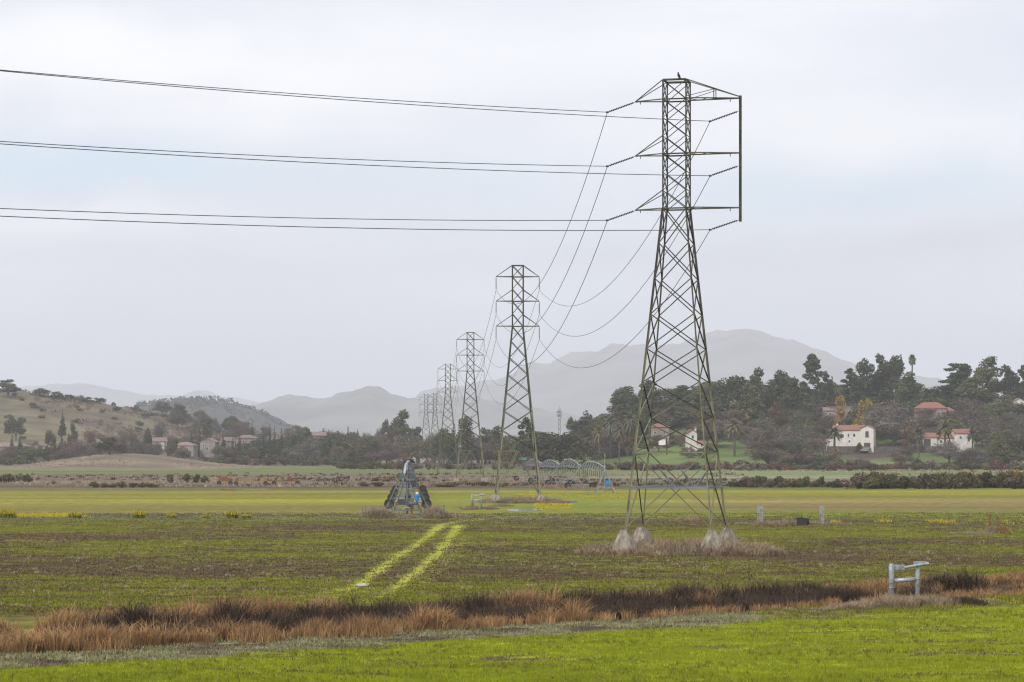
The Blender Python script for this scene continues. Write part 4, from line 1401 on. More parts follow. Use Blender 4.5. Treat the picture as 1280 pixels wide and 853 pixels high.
p = at(1240, gd(668)); clump('grass_tussock', 'pale grey tussock around the rusty stakes at the right edge', 'grass clump', p, .75, .95, 'straw', 76)
p = at(1228, gd(669)); clump('grass_tussock', 'low dull tussock just left of the rusty stakes', 'grass clump', p, 1.2, .5, 'straw', 77)
p = at(1205, gd(756)); p.z = float(ground_z(p.x, p.y)); clump('dark_bush', 'low blackish bush on the ditch bank right of the pipe frame', 'bush', p, 1.5, .55, 'bramble', 78, 700, lean=1.1)


def weed_ring(label, cx, cy, rx, ry, h, n, seed, rz=0.0, mat='straw', hole=0.0):
    rg = np.random.default_rng(seed)
    a = rg.uniform(0, 2 * np.pi, n); q = np.sqrt(rg.uniform(hole, 1, n))
    u = q * rx * np.cos(a); v = q * ry * np.sin(a)
    x = cx + u * math.cos(rz) - v * math.sin(rz); y = cy + u * math.sin(rz) + v * math.cos(rz)
    P = np.stack([x, y, ground_z(x, y) - .02], -1)
    hh = h * (.35 + 1.1 * fbm(x * .5, y * .5, seed, 3)) * (1.1 - .55 * q ** 3) * rg.uniform(.6, 1.25, n)
    return tussocks('dry_weeds', label, 'dry weeds', P, rg.uniform(.3, .8, n) * max(1, h), hh, 46, mat, seed + 1, (.010, .030), .85, None, .2)


weed_ring('grey-brown dead weeds around the footings of the nearest tower', 15.0, 254.6, 9.2, 5.4, 1.5, 640, 110, ANG)
weed_ring('grey-brown dead weeds heaped around the feet of the second tower', 2.2, 499, 8.0, 6.4, 1.35, 420, 113, TR)
weed_ring('tall grey dead weeds in the left part of the pivot fence', -18.3, 387, 2.1, 3.2, 1.75, 150, 116)
weed_ring('tall grey dead weeds in the right part of the pivot fence', -10.6, 387, 1.3, 3.2, 1.75, 110, 217)
weed_ring('low dead weeds around the foot of the end-on pivot', -14.5, 387, 3.6, 3.5, .55, 110, 219)
weed_ring('brown weed spilling out right of the end-on pivot fence', -8.0, 388, 2.0, 2.2, .8, 70, 119)
weed_ring('dead weeds around the field posts and black crate', 34.8, 352, 7.2, 3.0, .7, 200, 122)
weed_ring('small mound of dry weeds behind the nearest tower', 22.6, 372, 1.8, 3, .75, 60, 125)
weed_ring('dry weeds at the foot of the small pipe stand', -5.4, 446, 3.4, 4, .7, 80, 128)
weed_ring('low dry weeds stretching left of the rusty stakes', 51.0, 317, 3.6, 2, .3, 90, 131)
weed_ring('brown weeds around the feet of the third tower', -11.5, 785, 7, 8, 1.2, 160, 134)
weed_ring('weeds under the wheels of the arched pivot', 14, 700, 10, 60, .8, 380, 137, .07, 'straw')

# dry margins, reed strips and low brush between the far fields
for nm, px0, px1, p0, p1_, nn, hh_, mt, sd, lb in (
        ('dry_weeds', -20, 560, 34, 47, 800, .8, 'straw', 301, 'strip of dry pinkish grass along the far field edge at left'),
        ('dry_weeds', 540, 930, 31, 43, 500, .7, 'straw', 303, 'dry grass strip behind the second tower and the pivots'),
        ('dark_brush', -20, 930, 30, 46, 650, .9, 'bramble', 305, 'dark low brush lines along the far field edge'),
        ('dry_weeds', 900, 1300, 24, 30, 500, 1.0, 'straw', 307, 'dry grass under the brush strip at the foot of the hill'),
        ('dry_weeds', 30, 640, 11.5, 15.5, 1200, 1.1, 'straw', 309, 'pale dry marsh grass along the foot of the left hills')):
    rg = np.random.default_rng(sd)
    pp = rg.uniform(p0, p1_, nn * 3); px = rg.uniform(px0, px1, nn * 3)
    y = CZ * FPX / pp; x = (px - 640) * y / FPX
    k = fbm(x * .02, y * .02, sd, 4) + rg.uniform(-.08, .08, nn * 3) > (.54 if mt == 'straw' else .56)
    P = np.stack([x, y, ground_z(x, y) * 0 - .02], -1)[k][:nn]
    tussocks(nm, lb, 'dry weeds', P, rg.uniform(.6, 2.2, len(P)), hh_ * rg.uniform(.4, 1.2, len(P)), 16, mt, sd + 1, (.05, .14), .9)

rg = np.random.default_rng(320)
x = rg.uniform(-290, -110, 1500); y = rg.uniform(1380, 1560, 1500); z = knoll(x, y)
k = (z > .3) & (fbm(x * .04, y * .03, 321, 4) > .46)
tussocks('dry_grass', 'tan dry grass over the low knoll under the lone oak', 'grass', np.stack([x, y, z - .1], -1)[k], rg.uniform(.8, 2.5, k.sum()), rg.uniform(.3, .9, k.sum()), 12, 'straw', 322, (.08, .2), .9)

# yellow mustard
rg = np.random.default_rng(150)
def drift_pts(px0, px1, py0, py1, n, seed, thr=.5, f=.25):
    rg = np.random.default_rng(seed)
    py = rg.uniform(py0, py1, n); px = rg.uniform(px0, px1, n)
    y = CZ * FPX / (py - HOR); x = (px - 640) * y / FPX
    k = fbm(x * f, y * f * .5, seed) > thr
    return np.stack([x, y, ground_z(x, y)], -1)[k]


stuff('yellow_flowers', 'patch of yellow flowers right of the puddles', 'flowers', drift_pts(672, 712, 629.5, 636, 900, 151, .46), .35, (.03, .07, .3), .8, 4, 'mustard', 152)
stuff('yellow_flowers', 'band of yellow flowers along the far field edge at right', 'flowers', drift_pts(1040, 1300, 651.5, 656, 1000, 153, .56), .42, (.02, .06, .3), .7, 4, 'mustard', 154)
stuff('yellow_flowers', 'sprinkle of yellow flowers in front of the arched pivot', 'flowers', drift_pts(640, 800, 617, 623, 900, 155, .52), .35, (.03, .08, .4), .7, 3, 'mustard', 156)
stuff('yellow_flowers', 'thin yellow flowers along the dark field edge at left', 'flowers', drift_pts(-10, 110, 643.5, 646.5, 700, 157, .45), .4, (.03, .06, .3), .7, 4, 'mustard', 158)
mus = []
for k, (px, w, h, lb) in enumerate([(9, 1.2, 1.3, 'yellow mustard plant, leftmost on the dark field edge'), (93, .9, .8, 'second yellow mustard plant from the left on the field edge'),
                                    (174, .8, 1.1, 'tall yellow mustard plant below the far brush'), (214, .6, .7, 'smallest yellow-green mustard tuft on the field edge'),
                                    (290, .8, 1.15, 'yellow mustard plant in front of the plank pile'), (308, .6, .6, 'low mustard plant just right of a taller one'), (258, .5, .55, 'faint mustard tuft left of the plank pile')]):
    p = at(px, gd(648)); p.z = float(ground_z(p.x, p.y))
    o = thing('mustard_plant', lb, 'plant', p)
    rg = np.random.default_rng(200 + k)
    n = 130
    q = np.sqrt(rg.uniform(0, 1, n)); a = rg.uniform(0, 6.28, n)
    Q = np.stack([q * w * np.cos(a), q * w * np.sin(a), 0 * q], -1)
    V, F, qq, m = blades(Q, h * (1.0 - .4 * q * q), (.02, .05, .05), .4, 3, rg, (0, 0), True)
    link('leaves', mesh_np('leaves', V, F, MAT['weed'], tint=rg.uniform(0, 1, len(V))), o)
    V, F, qq, m = blades(Q[::2] + np.array((0, 0, h * .45)), h * .5, (.03, .07, .12), .6, 3, rg)
    link('flowers', mesh_np('flowers', V, F, MAT['mustard'], tint=rg.uniform(0, 1, len(V))), o)

# ------------------------------------------------------------------ houses
def house(name, label, loc, rz, blocks, wall='stucco', roof='tile', group=None, cat='house'):
    """blocks: (x, y, w, d, h, roof kind, roof rise, windows[(face, u, z, w, h)], doors[...])"""
    t = thing(name, label, cat, loc, rz, group)
    for (x, y, w, d, h, rk, rr, wins, doors) in blocks:
        wl = MB().box((x, y, h / 2 - 2), (w, d, h + 4))
        if rk == 'gable':           # ridge along x: the end walls run up under the roof
            for e in (-1, 1):
                X = x + e * (w / 2 - .15)
                wl.add([(X - .15, y - d / 2, h), (X - .15, y + d / 2, h), (X - .15, y, h + rr - .05), (X + .15, y - d / 2, h), (X + .15, y + d / 2, h), (X + .15, y, h + rr - .05)],
                       [(0, 1, 2), (5, 4, 3), (0, 2, 5, 3), (1, 4, 5, 2), (0, 3, 4, 1)])
        if rk == 'front':           # ridge along y: the gable faces the fields
            for e in (-1, 1):
                Y = y + e * (d / 2 - .15)
                wl.add([(x - w / 2, Y - .15, h), (x + w / 2, Y - .15, h), (x, Y - .15, h + rr - .05), (x - w / 2, Y + .15, h), (x + w / 2, Y + .15, h), (x, Y + .15, h + rr - .05)],
                       [(0, 1, 2), (5, 4, 3), (0, 2, 5, 3), (1, 4, 5, 2), (0, 3, 4, 1)])
        wl.part('wall', MAT[wall], t)
        ov = .45; th = .28
        rf = MB()
        if rk in ('gable', 'front'):
            if rk == 'gable':
                A = [(x - w / 2 - ov, y - d / 2 - ov, h - .2), (x + w / 2 + ov, y - d / 2 - ov, h - .2), (x + w / 2 + ov, y, h + rr), (x - w / 2 - ov, y, h + rr)]
                B = [(x + w / 2 + ov, y + d / 2 + ov, h - .2), (x - w / 2 - ov, y + d / 2 + ov, h - .2), (x - w / 2 - ov, y, h + rr), (x + w / 2 + ov, y, h + rr)]
            else:
                A = [(x - w / 2 - ov, y + d / 2 + ov, h - .2), (x - w / 2 - ov, y - d / 2 - ov, h - .2), (x, y - d / 2 - ov, h + rr), (x, y + d / 2 + ov, h + rr)]
                B = [(x + w / 2 + ov, y - d / 2 - ov, h - .2), (x + w / 2 + ov, y + d / 2 + ov, h - .2), (x, y + d / 2 + ov, h + rr), (x, y - d / 2 - ov, h + rr)]
            for Q in (A, B):
                up = [(a, b, c + th) for a, b, c in Q]
                rf.add(list(Q) + up, [(3, 2, 1, 0), (4, 5, 6, 7), (0, 1, 5, 4), (1, 2, 6, 5), (2, 3, 7, 6), (3, 0, 4, 7)])
        elif rk == 'hip':
            k = min(w, d) * .45
            b0 = [(x - w / 2 - ov, y - d / 2 - ov, h), (x + w / 2 + ov, y - d / 2 - ov, h), (x + w / 2 + ov, y + d / 2 + ov, h), (x - w / 2 - ov, y + d / 2 + ov, h)]
            b1 = [(a, b, c + th) for a, b, c in b0]
            tp = [(x - w / 2 + k, y, h + rr), (x + w / 2 - k, y, h + rr)]
            rf.add(b0 + b1 + tp, [(3, 2, 1, 0), (0, 1, 5, 4), (1, 2, 6, 5), (2, 3, 7, 6), (3, 0, 4, 7), (4, 5, 9, 8), (5, 6, 9), (6, 7, 8, 9), (7, 4, 8)])
        elif rk == 'flat':
            rf.box((x, y, h + .15), (w + .5, d + .5, .3))
        rf.part('roof', MAT[roof], t)
        for lst, nm in ((wins, 'window'), (doors, 'door')):
            for (fc, u, z, ww, hh) in lst:
                c, sz = {'f': ((x + u, y - d / 2 - .04, z), (ww, .12, hh)), 'r': ((x + w / 2 + .04, y + u, z), (.12, ww, hh)), 'l': ((x - w / 2 - .04, y + u, z), (.12, ww, hh))}[fc]
                o = MB()
                if nm == 'window':
                    o.box(c, sz); p = o.part(nm, MAT['frame'], t)
                    g = (sz[0] - .24, .1, sz[2] - .24) if fc == 'f' else (.1, sz[1] - .24, sz[2] - .24)
                    off = {'f': (0, -.05, 0), 'r': (.05, 0, 0), 'l': (-.05, 0, 0)}[fc]
                    MB().box(Vector(c) + Vector(off), g).part('pane', MAT['glass'], p)
                else:
                    o.box(c, sz); o.part(nm, MAT['door'], t)
    return t


def zr(p):
    return float(hill_r(p.x, p.y))


def put(px, d, py):
    return at(px, d, py)


hA = house('house', 'white two-storey house with red roof and a gabled block with dark garage door', put(1062, 1450, 556.5), math.radians(-14), [
    (-.5, 1, 15.5, 8, 7.6, 'gable', 2.3, [('f', -3.2, 4.6, 2.4, 2.0), ('f', .3, 5.0, .9, 1.7), ('f', 3.2, 5.0, 1.3, 1.8), ('f', .8, 1.9, 1.0, 1.3)], []),
    (9.6, -1.5, 6.6, 9, 8.4, 'front', 1.5, [('f', 0, 5.4, 2.0, 3.4)], [('f', .1, -.6, 3.2, 3.4)]),
    (-9.6, 1, 4, 6, 3.2, 'flat', .4, [('f', -.6, 1.6, 1.2, 1.2)], [])])
MB().box((-6.5, 1.5, 10.0), (.9, .9, 1.8)).part('chimney', MAT['stucco'], hA)
MB().box((9.2, -8.2, -1.6), (4.6, 4.5, .6)).box((9.2, -11.5, -2.6), (4.0, 3.0, .8)).part('ramp', MAT['conc_post'], hA)
hB = house('house', 'low white house with red roofs and dark porch between two palms', put(1179, 1450, 558), math.radians(6), [
    (-8, 0, 7.5, 8, 4.6, 'gable', 2.0, [], [('f', -1.4, 1.9, 3.6, 3.6)]),
    (-13, .6, 4, 6, 4.2, 'flat', .5, [('f', 0, 2.4, 1.2, 1.6)], []),
    (.5, 1, 9.5, 8, 4.2, 'gable', 1.4, [('f', -2.5, 2.4, 1.3, 1.6), ('f', 1.5, 2.4, 1.3, 1.6)], []),
    (10, 0, 10, 8, 6.6, 'gable', 2.0, [('f', -2.0, 4.4, 1.3, 1.5), ('f', 2.0, 4.4, 1.3, 1.5)], [])])
hC = house('house', 'large house with broad red hip roof, half hidden high on the hill', put(1163, 1610, 532), math.radians(-8), [
    (0, 0, 18, 11, 9.5, 'hip', 3.6, [('f', -5, 6.5, 1.6, 1.8), ('f', 0, 6.5, 1.6, 1.8), ('f', 4.5, 6.0, 1.6, 3.2), ('f', 4.5, 2.4, 1.6, 2.4)], []),
    (10, 2, 8, 8, 7.8, 'hip', 2.6, [('f', 0, 5.6, 1.4, 1.6)], [])], wall='stucco_dull')
hD = house('house', 'white house glimpsed behind the golden trees on the hill', put(1057, 1570, 524), 0, [
    (0, 0, 17, 9, 6.6, 'flat', 1, [('f', -5, 4, 1.8, 1.8), ('f', -1.5, 4, 1.8, 1.8), ('f', 2, 4, 1.8, 1.8), ('f', 5.5, 4, 1.8, 1.8)], []),
    (-9, -1, 7, 8, 4.6, 'gable', 1.6, [('f', 0, 2.8, 1.6, 1.4)], [])], roof='tile_pale', wall='stucco_dull')
hE = house('house', 'stepped white house with chimney seen through the nearest tower', put(867, 1450, 563), math.radians(10), [
    (-1.0, 1, 4.6, 6, 8.6, 'front', 1.9, [('f', 0, 6.8, 1.3, 1.8)], []),
    (3.4, -.6, 4.2, 5, 3.6, 'gable', 1.1, [('f', 0, 2.4, 1.1, 1.2)], [])])
MB().box((.9, 0, 10.2), (.8, .8, 3.4)).part('chimney', MAT['stucco'], hE)
hF = house('house', 'white gable end peeping out of trees at the right edge', put(1273, 1600, 515), 0, [(0, 0, 7, 8, 5.5, 'front', 2.0, [('f', 0, 3.6, 1.3, 1.5)], [])], roof='tile_pale')
hG = house('house', 'pinkish house wall in the brown trees left of the stepped white house', put(824, 1480, 556), 0, [(0, 0, 10, 8, 9, 'hip', 2.0, [('f', -2.4, 6.2, 1.3, 1.5), ('f', 2.4, 6.2, 1.3, 1.5)], [])], wall='stucco_dull')
rw = MB().box((0, 0, 0), (62, .6, 3.2)); tag(rw.part('retaining_wall', MAT['stone'], None, put(1110, 1442, 562)), 'dark retaining wall below the white houses on the hill', 'wall')
LH = [(3, 1745, 568, 9, 4.6, 'far left house cut by the picture edge'), (24, 1750, 568, 13, 4.6, 'pinkish house with a low pale roof, second from the left edge'),
      (52, 1745, 569, 13, 4.4, 'long pale house left of the clipped hedge'), (199, 1850, 562, 9, 5.2, 'pink house with white arched entry right of the lone oak'),
      (232, 1780, 567, 13, 4.8, 'brown-roofed house with a white band low on its wall'), (262, 1790, 564, 10, 5.6, 'gabled pink house between two dark conifers'),
      (284, 1800, 563, 8, 5.8, 'narrow gabled pink house among dark conifers'), (309, 1830, 558, 13, 5.0, 'pale long house half hidden by conifers'), (345, 1850, 556, 10, 5.0, 'last pale house of the left row, deep in trees'), (398, 1900, 556, 9, 6, 'grey-roofed house alone in the dark belt')]
for k, (px, d, py, w, h, lb) in enumerate(LH):
    rk = ('gable', 'hip', 'front')[k % 3]
    wn = [('f', -w * .25, h * .62, 1.3, 1.5), ('f', w * .22, h * .62, 1.3, 1.5)] + ([('f', 0, h * .25, 1.6, 2.2)] if k % 2 else [])
    hs = house('house', lb, put(px, d, py), random.uniform(-.35, .35), [(0, 0, w, 9, h, rk, 2.3, wn, [('f', -w * .05, 1.1, 1.1, 2.2)] if k % 2 == 0 else [])],
               wall='stucco_dull', roof='tile_pale', group='houses under the left hill')
    if k == 4:
        MB().box((0, -5.4, 1.5), (7, 1.2, 1.6)).part('porch', MAT['stucco'], hs)
    if k == 3:
        MB().box((1, -5.0, 2.2), (3.2, 1.0, 4.4)).part('entry_arch', MAT['stucco'], hs)

# ------------------------------------------------------------------ trees
def leaves(rg, lobes, n, size, elong=1.0, fill=.55):
    """many small leaf faces spread through a set of lobes (x, y, z, rx, rz)"""
    L = np.array(lobes, float)
    wgt = (L[:, 3] ** 2 * L[:, 4]) ** (2 / 3); wgt /= wgt.sum()
    li = rg.choice(len(L), n, p=wgt)
    d = rg.normal(0, 1, (n, 3)); d /= np.linalg.norm(d, axis=1)[:, None]
    r = fill + (1 - fill) * rg.uniform(0, 1, n) ** .6
    r *= rg.uniform(.85, 1.18, n)
    c = L[li, :3] + d * r[:, None] * np.stack([L[li, 3], L[li, 3], L[li, 4]], -1)
    u = rg.normal(0, 1, (n, 3)); u /= np.linalg.norm(u, axis=1)[:, None]
    v = np.cross(u, d + rg.normal(0, .45, (n, 3))); v /= np.linalg.norm(v, axis=1)[:, None] + 1e-9
    s = size * rg.uniform(.55, 1.4, n)[:, None]
    V = np.stack([c - u * s * elong - v * s * .35, c + u * s * .2 - v * s * .6, c + u * s * elong + v * s * .3, c - u * s * .1 + v * s * .6], 1).reshape(-1, 3)
    lt = rg.uniform(.1, .9, len(L))
    tn = np.clip(.5 * lt[li] + .5 * rg.uniform(0, 1, n), 0, 1)
    return V, np.arange(n * 4).reshape(n, 4), np.repeat(tn, 4)


def limb(m, a, b, r0, r1, rg, k=4):
    a = np.array(a, float); b = np.array(b, float)
    ps = [a + (b - a) * t + (rg.normal(0, .04, 3) * np.linalg.norm(b - a) if 0 < t < 1 else 0) for t in np.linspace(0, 1, k)]
    m.path([tuple(p) for p in ps], [r0 + (r1 - r0) * t for t in np.linspace(0, 1, k)], 5)


def arche(kind, seed):
    """returns (trunk mesh, crown mesh, height, half width) of one archetype"""
    rg = np.random.default_rng(seed); tr = MB(); H = 20.0; lobes = []
    mat = {'euc': 'euc', 'pine': 'pine', 'conifer': 'pine', 'oak': 'oak', 'bare': 'bare', 'grey': 'greybare', 'dense': 'euc', 'rust': 'rustleaf', 'gold': 'gold', 'olive': 'olive', 'flat': 'pine'}[kind]
    n, size, elong, fill = 2600, .46, 1.0, .5
    if kind == 'euc':
        for k in range(15):
            z = rg.uniform(.36, .93) * H; a = rg.uniform(0, 6.28); R = rg.uniform(.03, .24) * H * (1.15 - .55 * z / H)
            r = rg.uniform(.075, .125) * H
            lobes.append((R * np.cos(a), R * np.sin(a), z, r, r * rg.uniform(.8, 1.2)))
        lobes.append((rg.normal(0, .6), 0, .92 * H, .09 * H, .09 * H))
        n = 3000
    elif kind == 'pine':
        m_ = 17
        for k in range(m_):
            z = (.30 + .66 * k / (m_ - 1)) * H; a = k * 2.4 + rg.uniform(-.5, .5)
            R = (.22 - .17 * (k / m_) ** 1.3) * H * rg.uniform(.55, 1.15)
            r = rg.uniform(.075, .115) * H * (1.05 - .35 * k / m_)
            lobes.append((R * np.cos(a), R * np.sin(a), z, r, r * .55))
        lobes.append((0, 0, .95 * H, .06 * H, .07 * H))
        n, size = 2900, .42
    elif kind == 'flat':
        for k in range(12):
            z = (.42 + .52 * k / 11) * H; a = k * 2.4 + rg.uniform(-.4, .4); R = rg.uniform(.12, .34) * H * (1 - .35 * k / 11)
            lobes.append((R * np.cos(a), R * np.sin(a), z, rg.uniform(.10, .15) * H, .028 * H))
        for k in range(4): lobes.append((rg.normal(0, 1), rg.normal(0, 1), (.5 + .13 * k) * H, .1 * H, .07 * H))
    elif kind == 'conifer':
        for k in range(13):
            z = (.10 + .86 * k / 12) * H; R = .19 * H * (1 - k / 12.5)
            for q in range(3 if k < 8 else 1):
                a = rg.uniform(0, 6.28)
                lobes.append((R * .45 * np.cos(a), R * .45 * np.sin(a), z, R * .72 + .25, .06 * H))
        n, size = 2400, .42
    elif kind == 'dense':
        for k in range(18):
            z = rg.uniform(.12, .9) * H; a = rg.uniform(0, 6.28); R = rg.uniform(.05, .20) * H * (1 - .5 * max(0, z / H - .5) * 2)
            lobes.append((R * np.cos(a), R * np.sin(a), z, rg.uniform(.09, .14) * H, rg.uniform(.10, .16) * H))
        lobes.append((0, 0, .9 * H, .09 * H, .1 * H))
        n, size = 3200, .46
    elif kind in ('oak', 'olive', 'rust'):
        for k in range(18):
            a = rg.uniform(0, 6.28); e = rg.uniform(0, 1); R = .40 * H * np.sqrt(1 - e * e) * rg.uniform(.5, 1)
            z = (.26 + .58 * e * rg.uniform(.7, 1)) * H
            lobes.append((R * np.cos(a), R * np.sin(a), z, rg.uniform(.12, .19) * H, rg.uniform(.10, .15) * H))
        n, size = 3000, .50
        if kind == 'rust': n, fill = 2400, .3
    elif kind == 'gold':
        for k in range(12):
            z = rg.uniform(.3, .92) * H; a = rg.uniform(0, 6.28); R = rg.uniform(.02, .16) * H
            lobes.append((R * np.cos(a), R * np.sin(a), z, .10 * H, .12 * H))
        n = 1500; fill = .3
    elif kind in ('bare', 'grey'):
        for k in range(17):
            a = rg.uniform(0, 6.28); e = rg.uniform(0, 1); R = .36 * H * np.sqrt(1 - .8 * e * e) * rg.uniform(.4, 1)
            z = (.28 + .60 * e * rg.uniform(.75, 1)) * H
            lobes.append((R * np.cos(a), R * np.sin(a), z, rg.uniform(.12, .18) * H, rg.uniform(.12, .17) * H))
        n, size, elong, fill = 3400, .36, 2.2, .1
    if kind in ('bare', 'grey'):
        # twigs: long and very thin faces
        V, F, tn = leaves(rg, lobes, n, size, elong, fill)
        V = V.reshape(-1, 4, 3); c = V.mean(1, keepdims=True)
        ax = V[:, 2:3] - V[:, 0:1]; ax /= np.linalg.norm(ax, axis=2, keepdims=True)
        dd = V - c; al = (dd * ax).sum(2, keepdims=True) * ax
        V = (c + al + (dd - al) * .42).reshape(-1, 3)
    else:
        V, F, tn = leaves(rg, lobes, n, size, elong, fill)
    crown = mesh_np(kind + '_crown', V, F, MAT[mat], tint=tn)
    top = max(l[2] for l in lobes)
    tw = {'euc': .42, 'pine': .34, 'conifer': .28, 'bare': .42, 'grey': .4, 'oak': .5, 'olive': .3}.get(kind, .36)
    if kind in ('pine', 'conifer', 'flat', 'dense', 'gold'):
        limb(tr, (0, 0, -1.5), (rg.normal(0, .3), rg.normal(0, .3), top), tw * 1.25, .08, rg, 6)
        for l in lobes[::2]:
            limb(tr, (0, 0, max(l[2] - 1.4, .5)), l[:3], .13, .04, rg, 3)
    else:
        fz = .22 * H if kind != 'euc' else .36 * H
        limb(tr, (0, 0, -1.5), (0, 0, fz), tw * 1.4, tw, rg, 4)
        for l in lobes[::1 if kind in ('bare', 'grey', 'euc') else 2]:
            limb(tr, (0, 0, fz * rg.uniform(.75, 1)), l[:3], tw * .5, .05, rg, 5)
            if kind in ('bare', 'grey'):
                for q in range(3):
                    b_ = np.array(l[:3]) + rg.normal(0, 1, 3) * l[3] * .8
                    limb(tr, l[:3], b_, .10, .03, rg, 3)
    return tr.mesh(kind + '_trunk', MAT['bark']), crown, float(V[:, 2].max()), float(np.percentile(np.abs(V[:, 0]), 97))


def palm_arche(seed, fan):
    rg = np.random.default_rng(seed); H = 10.0; tr = MB()
    h = H - (1.0 if fan else 1.6)
    tr.path([(0, 0, -1.5), (.08, 0, h * .4), (.1, .05, h * .8), (.1, .05, h + .2)], [.40, .34, .30, .34] if not fan else [.26, .22, .2, .22], 8)
    V = []; F = []; T = []
    nf = 46 if not fan else 40
    Lf = 3.4 if not fan else 1.25
    for k in range(nf):
        a = k * 2.399 + rg.uniform(-.2, .2); e = 1.25 - 2.1 * (k / nf) + rg.uniform(-.12, .12)
        L = Lf * rg.uniform(.8, 1.1)
        p = np.array((.1, .05, h)); dr = np.array((math.cos(a) * math.cos(e), math.sin(a) * math.cos(e), math.sin(e)))
        sd = np.array((-math.sin(a), math.cos(a), 0))
        w = .42 if not fan else .5
        ns = 5
        for j in range(ns + 1):
            t = j / ns
            c = p + dr * L * t + np.array((0, 0, -1)) * (L * .36 * t * t)
            ww = w * (math.sin(math.pi * min(1, .15 + t * .8)) + .05)
            b = len(V)
            V += [c - sd * ww + np.array((0, 0, -.12 * ww)), c + np.array((0, 0, .10)), c + sd * ww + np.array((0, 0, -.12 * ww))]
            T += [.25 + .6 * rg.uniform() * (1 - k / nf * .6)] * 3
            if j:
                F += [(b - 3, b - 2, b + 1, b), (b - 2, b - 1, b + 2, b + 1)]
    crown = mesh_np('palm_crown', np.array(V), np.array(F), MAT['palm' if seed % 2 else 'palm_dry'], tint=T)
    return tr.mesh('palm_trunk', MAT['bark']), crown, float(np.array(V)[:, 2].max()), 3.2 if not fan else 1.3


ARC = {k: [arche(k, s) for s in range(b, b + c)] for k, b, c in
       (('euc', 300, 4), ('pine', 310, 4), ('conifer', 320, 2), ('oak', 330, 3), ('bare', 340, 4), ('grey', 350, 2), ('dense', 360, 3), ('rust', 370, 1), ('gold', 375, 2), ('olive', 380, 2), ('flat', 390, 1))}
ARC['palm'] = [palm_arche(401, False)]
ARC['palmdry'] = [palm_arche(402, False)]
ARC['fan'] = [palm_arche(403, True)]
KN = {'euc': 'eucalyptus_tree', 'pine': 'pine_tree', 'conifer': 'conifer_tree', 'oak': 'oak_tree', 'bare': 'bare_tree', 'grey': 'bare_tree', 'dense': 'evergreen_tree', 'rust': 'russet_tree',
      'gold': 'golden_tree', 'olive': 'olive_green_tree', 'flat': 'cedar_tree', 'palm': 'palm_tree', 'palmdry': 'palm_tree', 'fan': 'palm_tree'}
tcount = [0]


def terrain(x, y):
    z = 0.0
    if x > -60 and y > 1285: z = max(z, float(hill_r(x, y)))
    if x < -95 and y > 1680: z = max(z, float(hill_l(x, y)))
    if -330 < x < -80 and 1300 < y < 1690: z = max(z, float(knoll(x, y)))
    return z


def tree(kind, px, d, top, label, group=None, wide=None, i=None):
    """a tree whose base stands on the terrain at column px and whose tip reaches row top"""
    p = at(px, d)
    z0 = terrain(p.x, p.y)
    h = CZ - (top - HOR) * d / FPX - z0
    if wide is not None: h = max(h, wide * d / FPX * .62)
    h = max(h, 1.2)
    lst = ARC[kind]; tcount[0] += 1
    tm, cm, H, hw = lst[(tcount[0] if i is None else i) % len(lst)]
    s = h / H
    sw = s if wide is None else wide * d / FPX / 2 / hw
    o = thing(KN[kind], label, 'tree', (p.x, p.y, z0), random.uniform(0, 6.28), group)
    o.scale = (sw, sw, s)
    if h < 9 and kind in ('oak', 'bare', 'grey'): o.location.z -= .22 * h
    link('trunk', tm, o)
    link('crown', cm, o)
    return o


